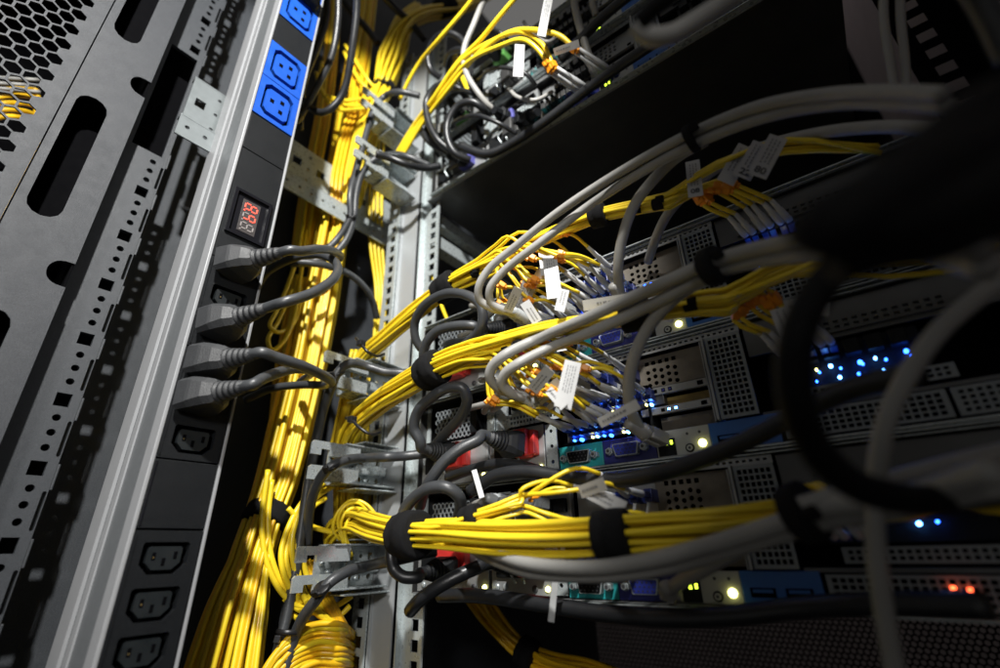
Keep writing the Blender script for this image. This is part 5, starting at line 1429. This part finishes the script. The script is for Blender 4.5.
for pts, lab in (([(356, 338, .105), (361, 344, .108), (368, 352, .106), (376, 356, .095), (384, 354, .080)], 'small dark tie across the upper yellow bundle at the hooked arm'), ([(346, 418, .100), (352, 420, .104), (360, 428, .104), (370, 434, .098), (380, 432, .085)], 'small dark tie across the middle yellow bundle at the hooked arm')):
    o = cable('cable_tie', M['tie'], path(pts), 0.0013, lab, 'cable tie', None, 8, 6)
    q = path(pts)[1]; bx('head', M['tie'], o, q.x - .003, q.x + .003, q.y - .003, q.y + .003, q.z - .002, q.z + .003, .0006)

# ------------------------------------------------------------------ blurred foreground cables at the right
M['foreblack'] = mat('matt black rubber', (0.004, 0.004, 0.0045), 0.6, 0, 0.2, 160, spec=0.15)
def fore(pts, rad, m, label):
    k = 0.9 if m is not M['foreblack'] else 0.5 if rad > 0.008 else 0.74
    return cable('foreground_cable', m, [pD(q[0], q[1], q[2] * k) for q in pts], rad * k * 0.92, label, 'cable', None, 14, 10)
fore([(1010, 195, .20), (960, 215, .19), (900, 232, .18), (850, 258, .17), (812, 300, .165), (795, 350, .16), (797, 405, .16), (818, 452, .165), (850, 482, .17), (880, 494, .175), (930, 500, .19), (1010, 490, .20)], 0.0064, M['foreblack'], 'thick black blurred cable bending round in the right foreground')
fore([(1030, 262, .17), (985, 292, .17), (940, 330, .17), (905, 380, .17), (884, 430, .172), (876, 490, .175), (876, 550, .175), (884, 610, .175), (900, 700, .175)], 0.0036, GC, 'blurred grey cable falling through the right foreground to the bottom edge')
fore([(1020, 448, .19), (960, 462, .19), (900, 478, .19), (850, 492, .19), (800, 506, .195)], 0.0040, GC, 'blurred dim grey cable entering the dark tangle from the right edge')
fore([(1030, 130, .16), (980, 148, .16), (930, 170, .155), (880, 198, .15), (835, 226, .15), (815, 246, .155)], 0.0120, M['foreblack'], 'broad black blurred cable covering the right upper foreground')
fore([(1030, 168, .15), (985, 190, .15), (930, 212, .15), (870, 226, .15), (830, 230, .155), (806, 218, .16)], 0.0110, M['foreblack'], 'second broad black blurred cable below the upper one at right')
fore([(1030, 215, .16), (985, 222, .16), (940, 240, .16), (880, 250, .16), (840, 262, .16)], 0.0090, M['foreblack'], 'lowest broad black blurred cable at the right edge')
fore([(1030, 92, .17), (985, 110, .17), (945, 140, .165), (900, 170, .16)], 0.0105, M['foreblack'], 'topmost broad black blurred cable at the right edge')
fore([(636, 24, .20), (650, 36, .20), (672, 34, .20), (694, 22, .20), (722, 4, .20), (760, -24, .20)], 0.0044, GC, 'blurred grey cable hook hanging in at the top edge')
fore([(690, -30, .19), (672, -6, .19), (654, 8, .195), (640, 22, .20)], 0.0046, M['foreblack'], 'blurred dark cable end meeting the grey hook at the top edge')
fore([(884, -30, .30), (884, 20, .30), (890, 60, .30), (896, 100, .30)], 0.0028, GC, 'dim grey cable hanging in front of the pale strip at upper right')
fore([(900, -30, .30), (901, 20, .30), (905, 60, .30), (908, 110, .30)], 0.0028, GC, 'second dim grey cable right of the pale strip at upper right')
fore([(960, -30, .18), (985, 10, .18), (1010, 60, .18)], 0.0050, CD, 'dark blurred cable in the top right corner')

# thin leads crowding the upper servers
for pts, rad, m, lab in [
    ([(430, 108, .012), (440, 96, .03), (456, 90, .04), (474, 94, .04), (486, 104, .02)], 0.0026, BC, 'thin blurred black lead arching behind the large black loops'),
    ([(446, 130, .012), (462, 118, .035), (480, 116, .04), (500, 124, .03), (516, 134, .012)], 0.0026, BC, 'thin blurred black lead low over the violet shells'),
    ([(478, 80, .012), (490, 70, .03), (508, 68, .035), (526, 74, .025), (536, 86, .012)], 0.0024, BC, 'thin blurred black lead above the small black plug'),
    ([(470, 40, .012), (486, 30, .03), (502, 34, .035), (512, 46, .012)], 0.0026, BC, 'thin blurred black lead above the green latch'),
    ([(508, 88, .012), (520, 98, .03), (536, 100, .03), (552, 92, .012)], 0.0022, GC, 'thin blurred grey lead right of the violet shell'),
    ([(524, 22, .012), (534, 36, .03), (548, 42, .03), (560, 34, .012)], 0.0022, GC, 'thin blurred grey lead near the top flag label')]:
    cable('thin_lead', m, path(pts), rad, lab, 'cable')
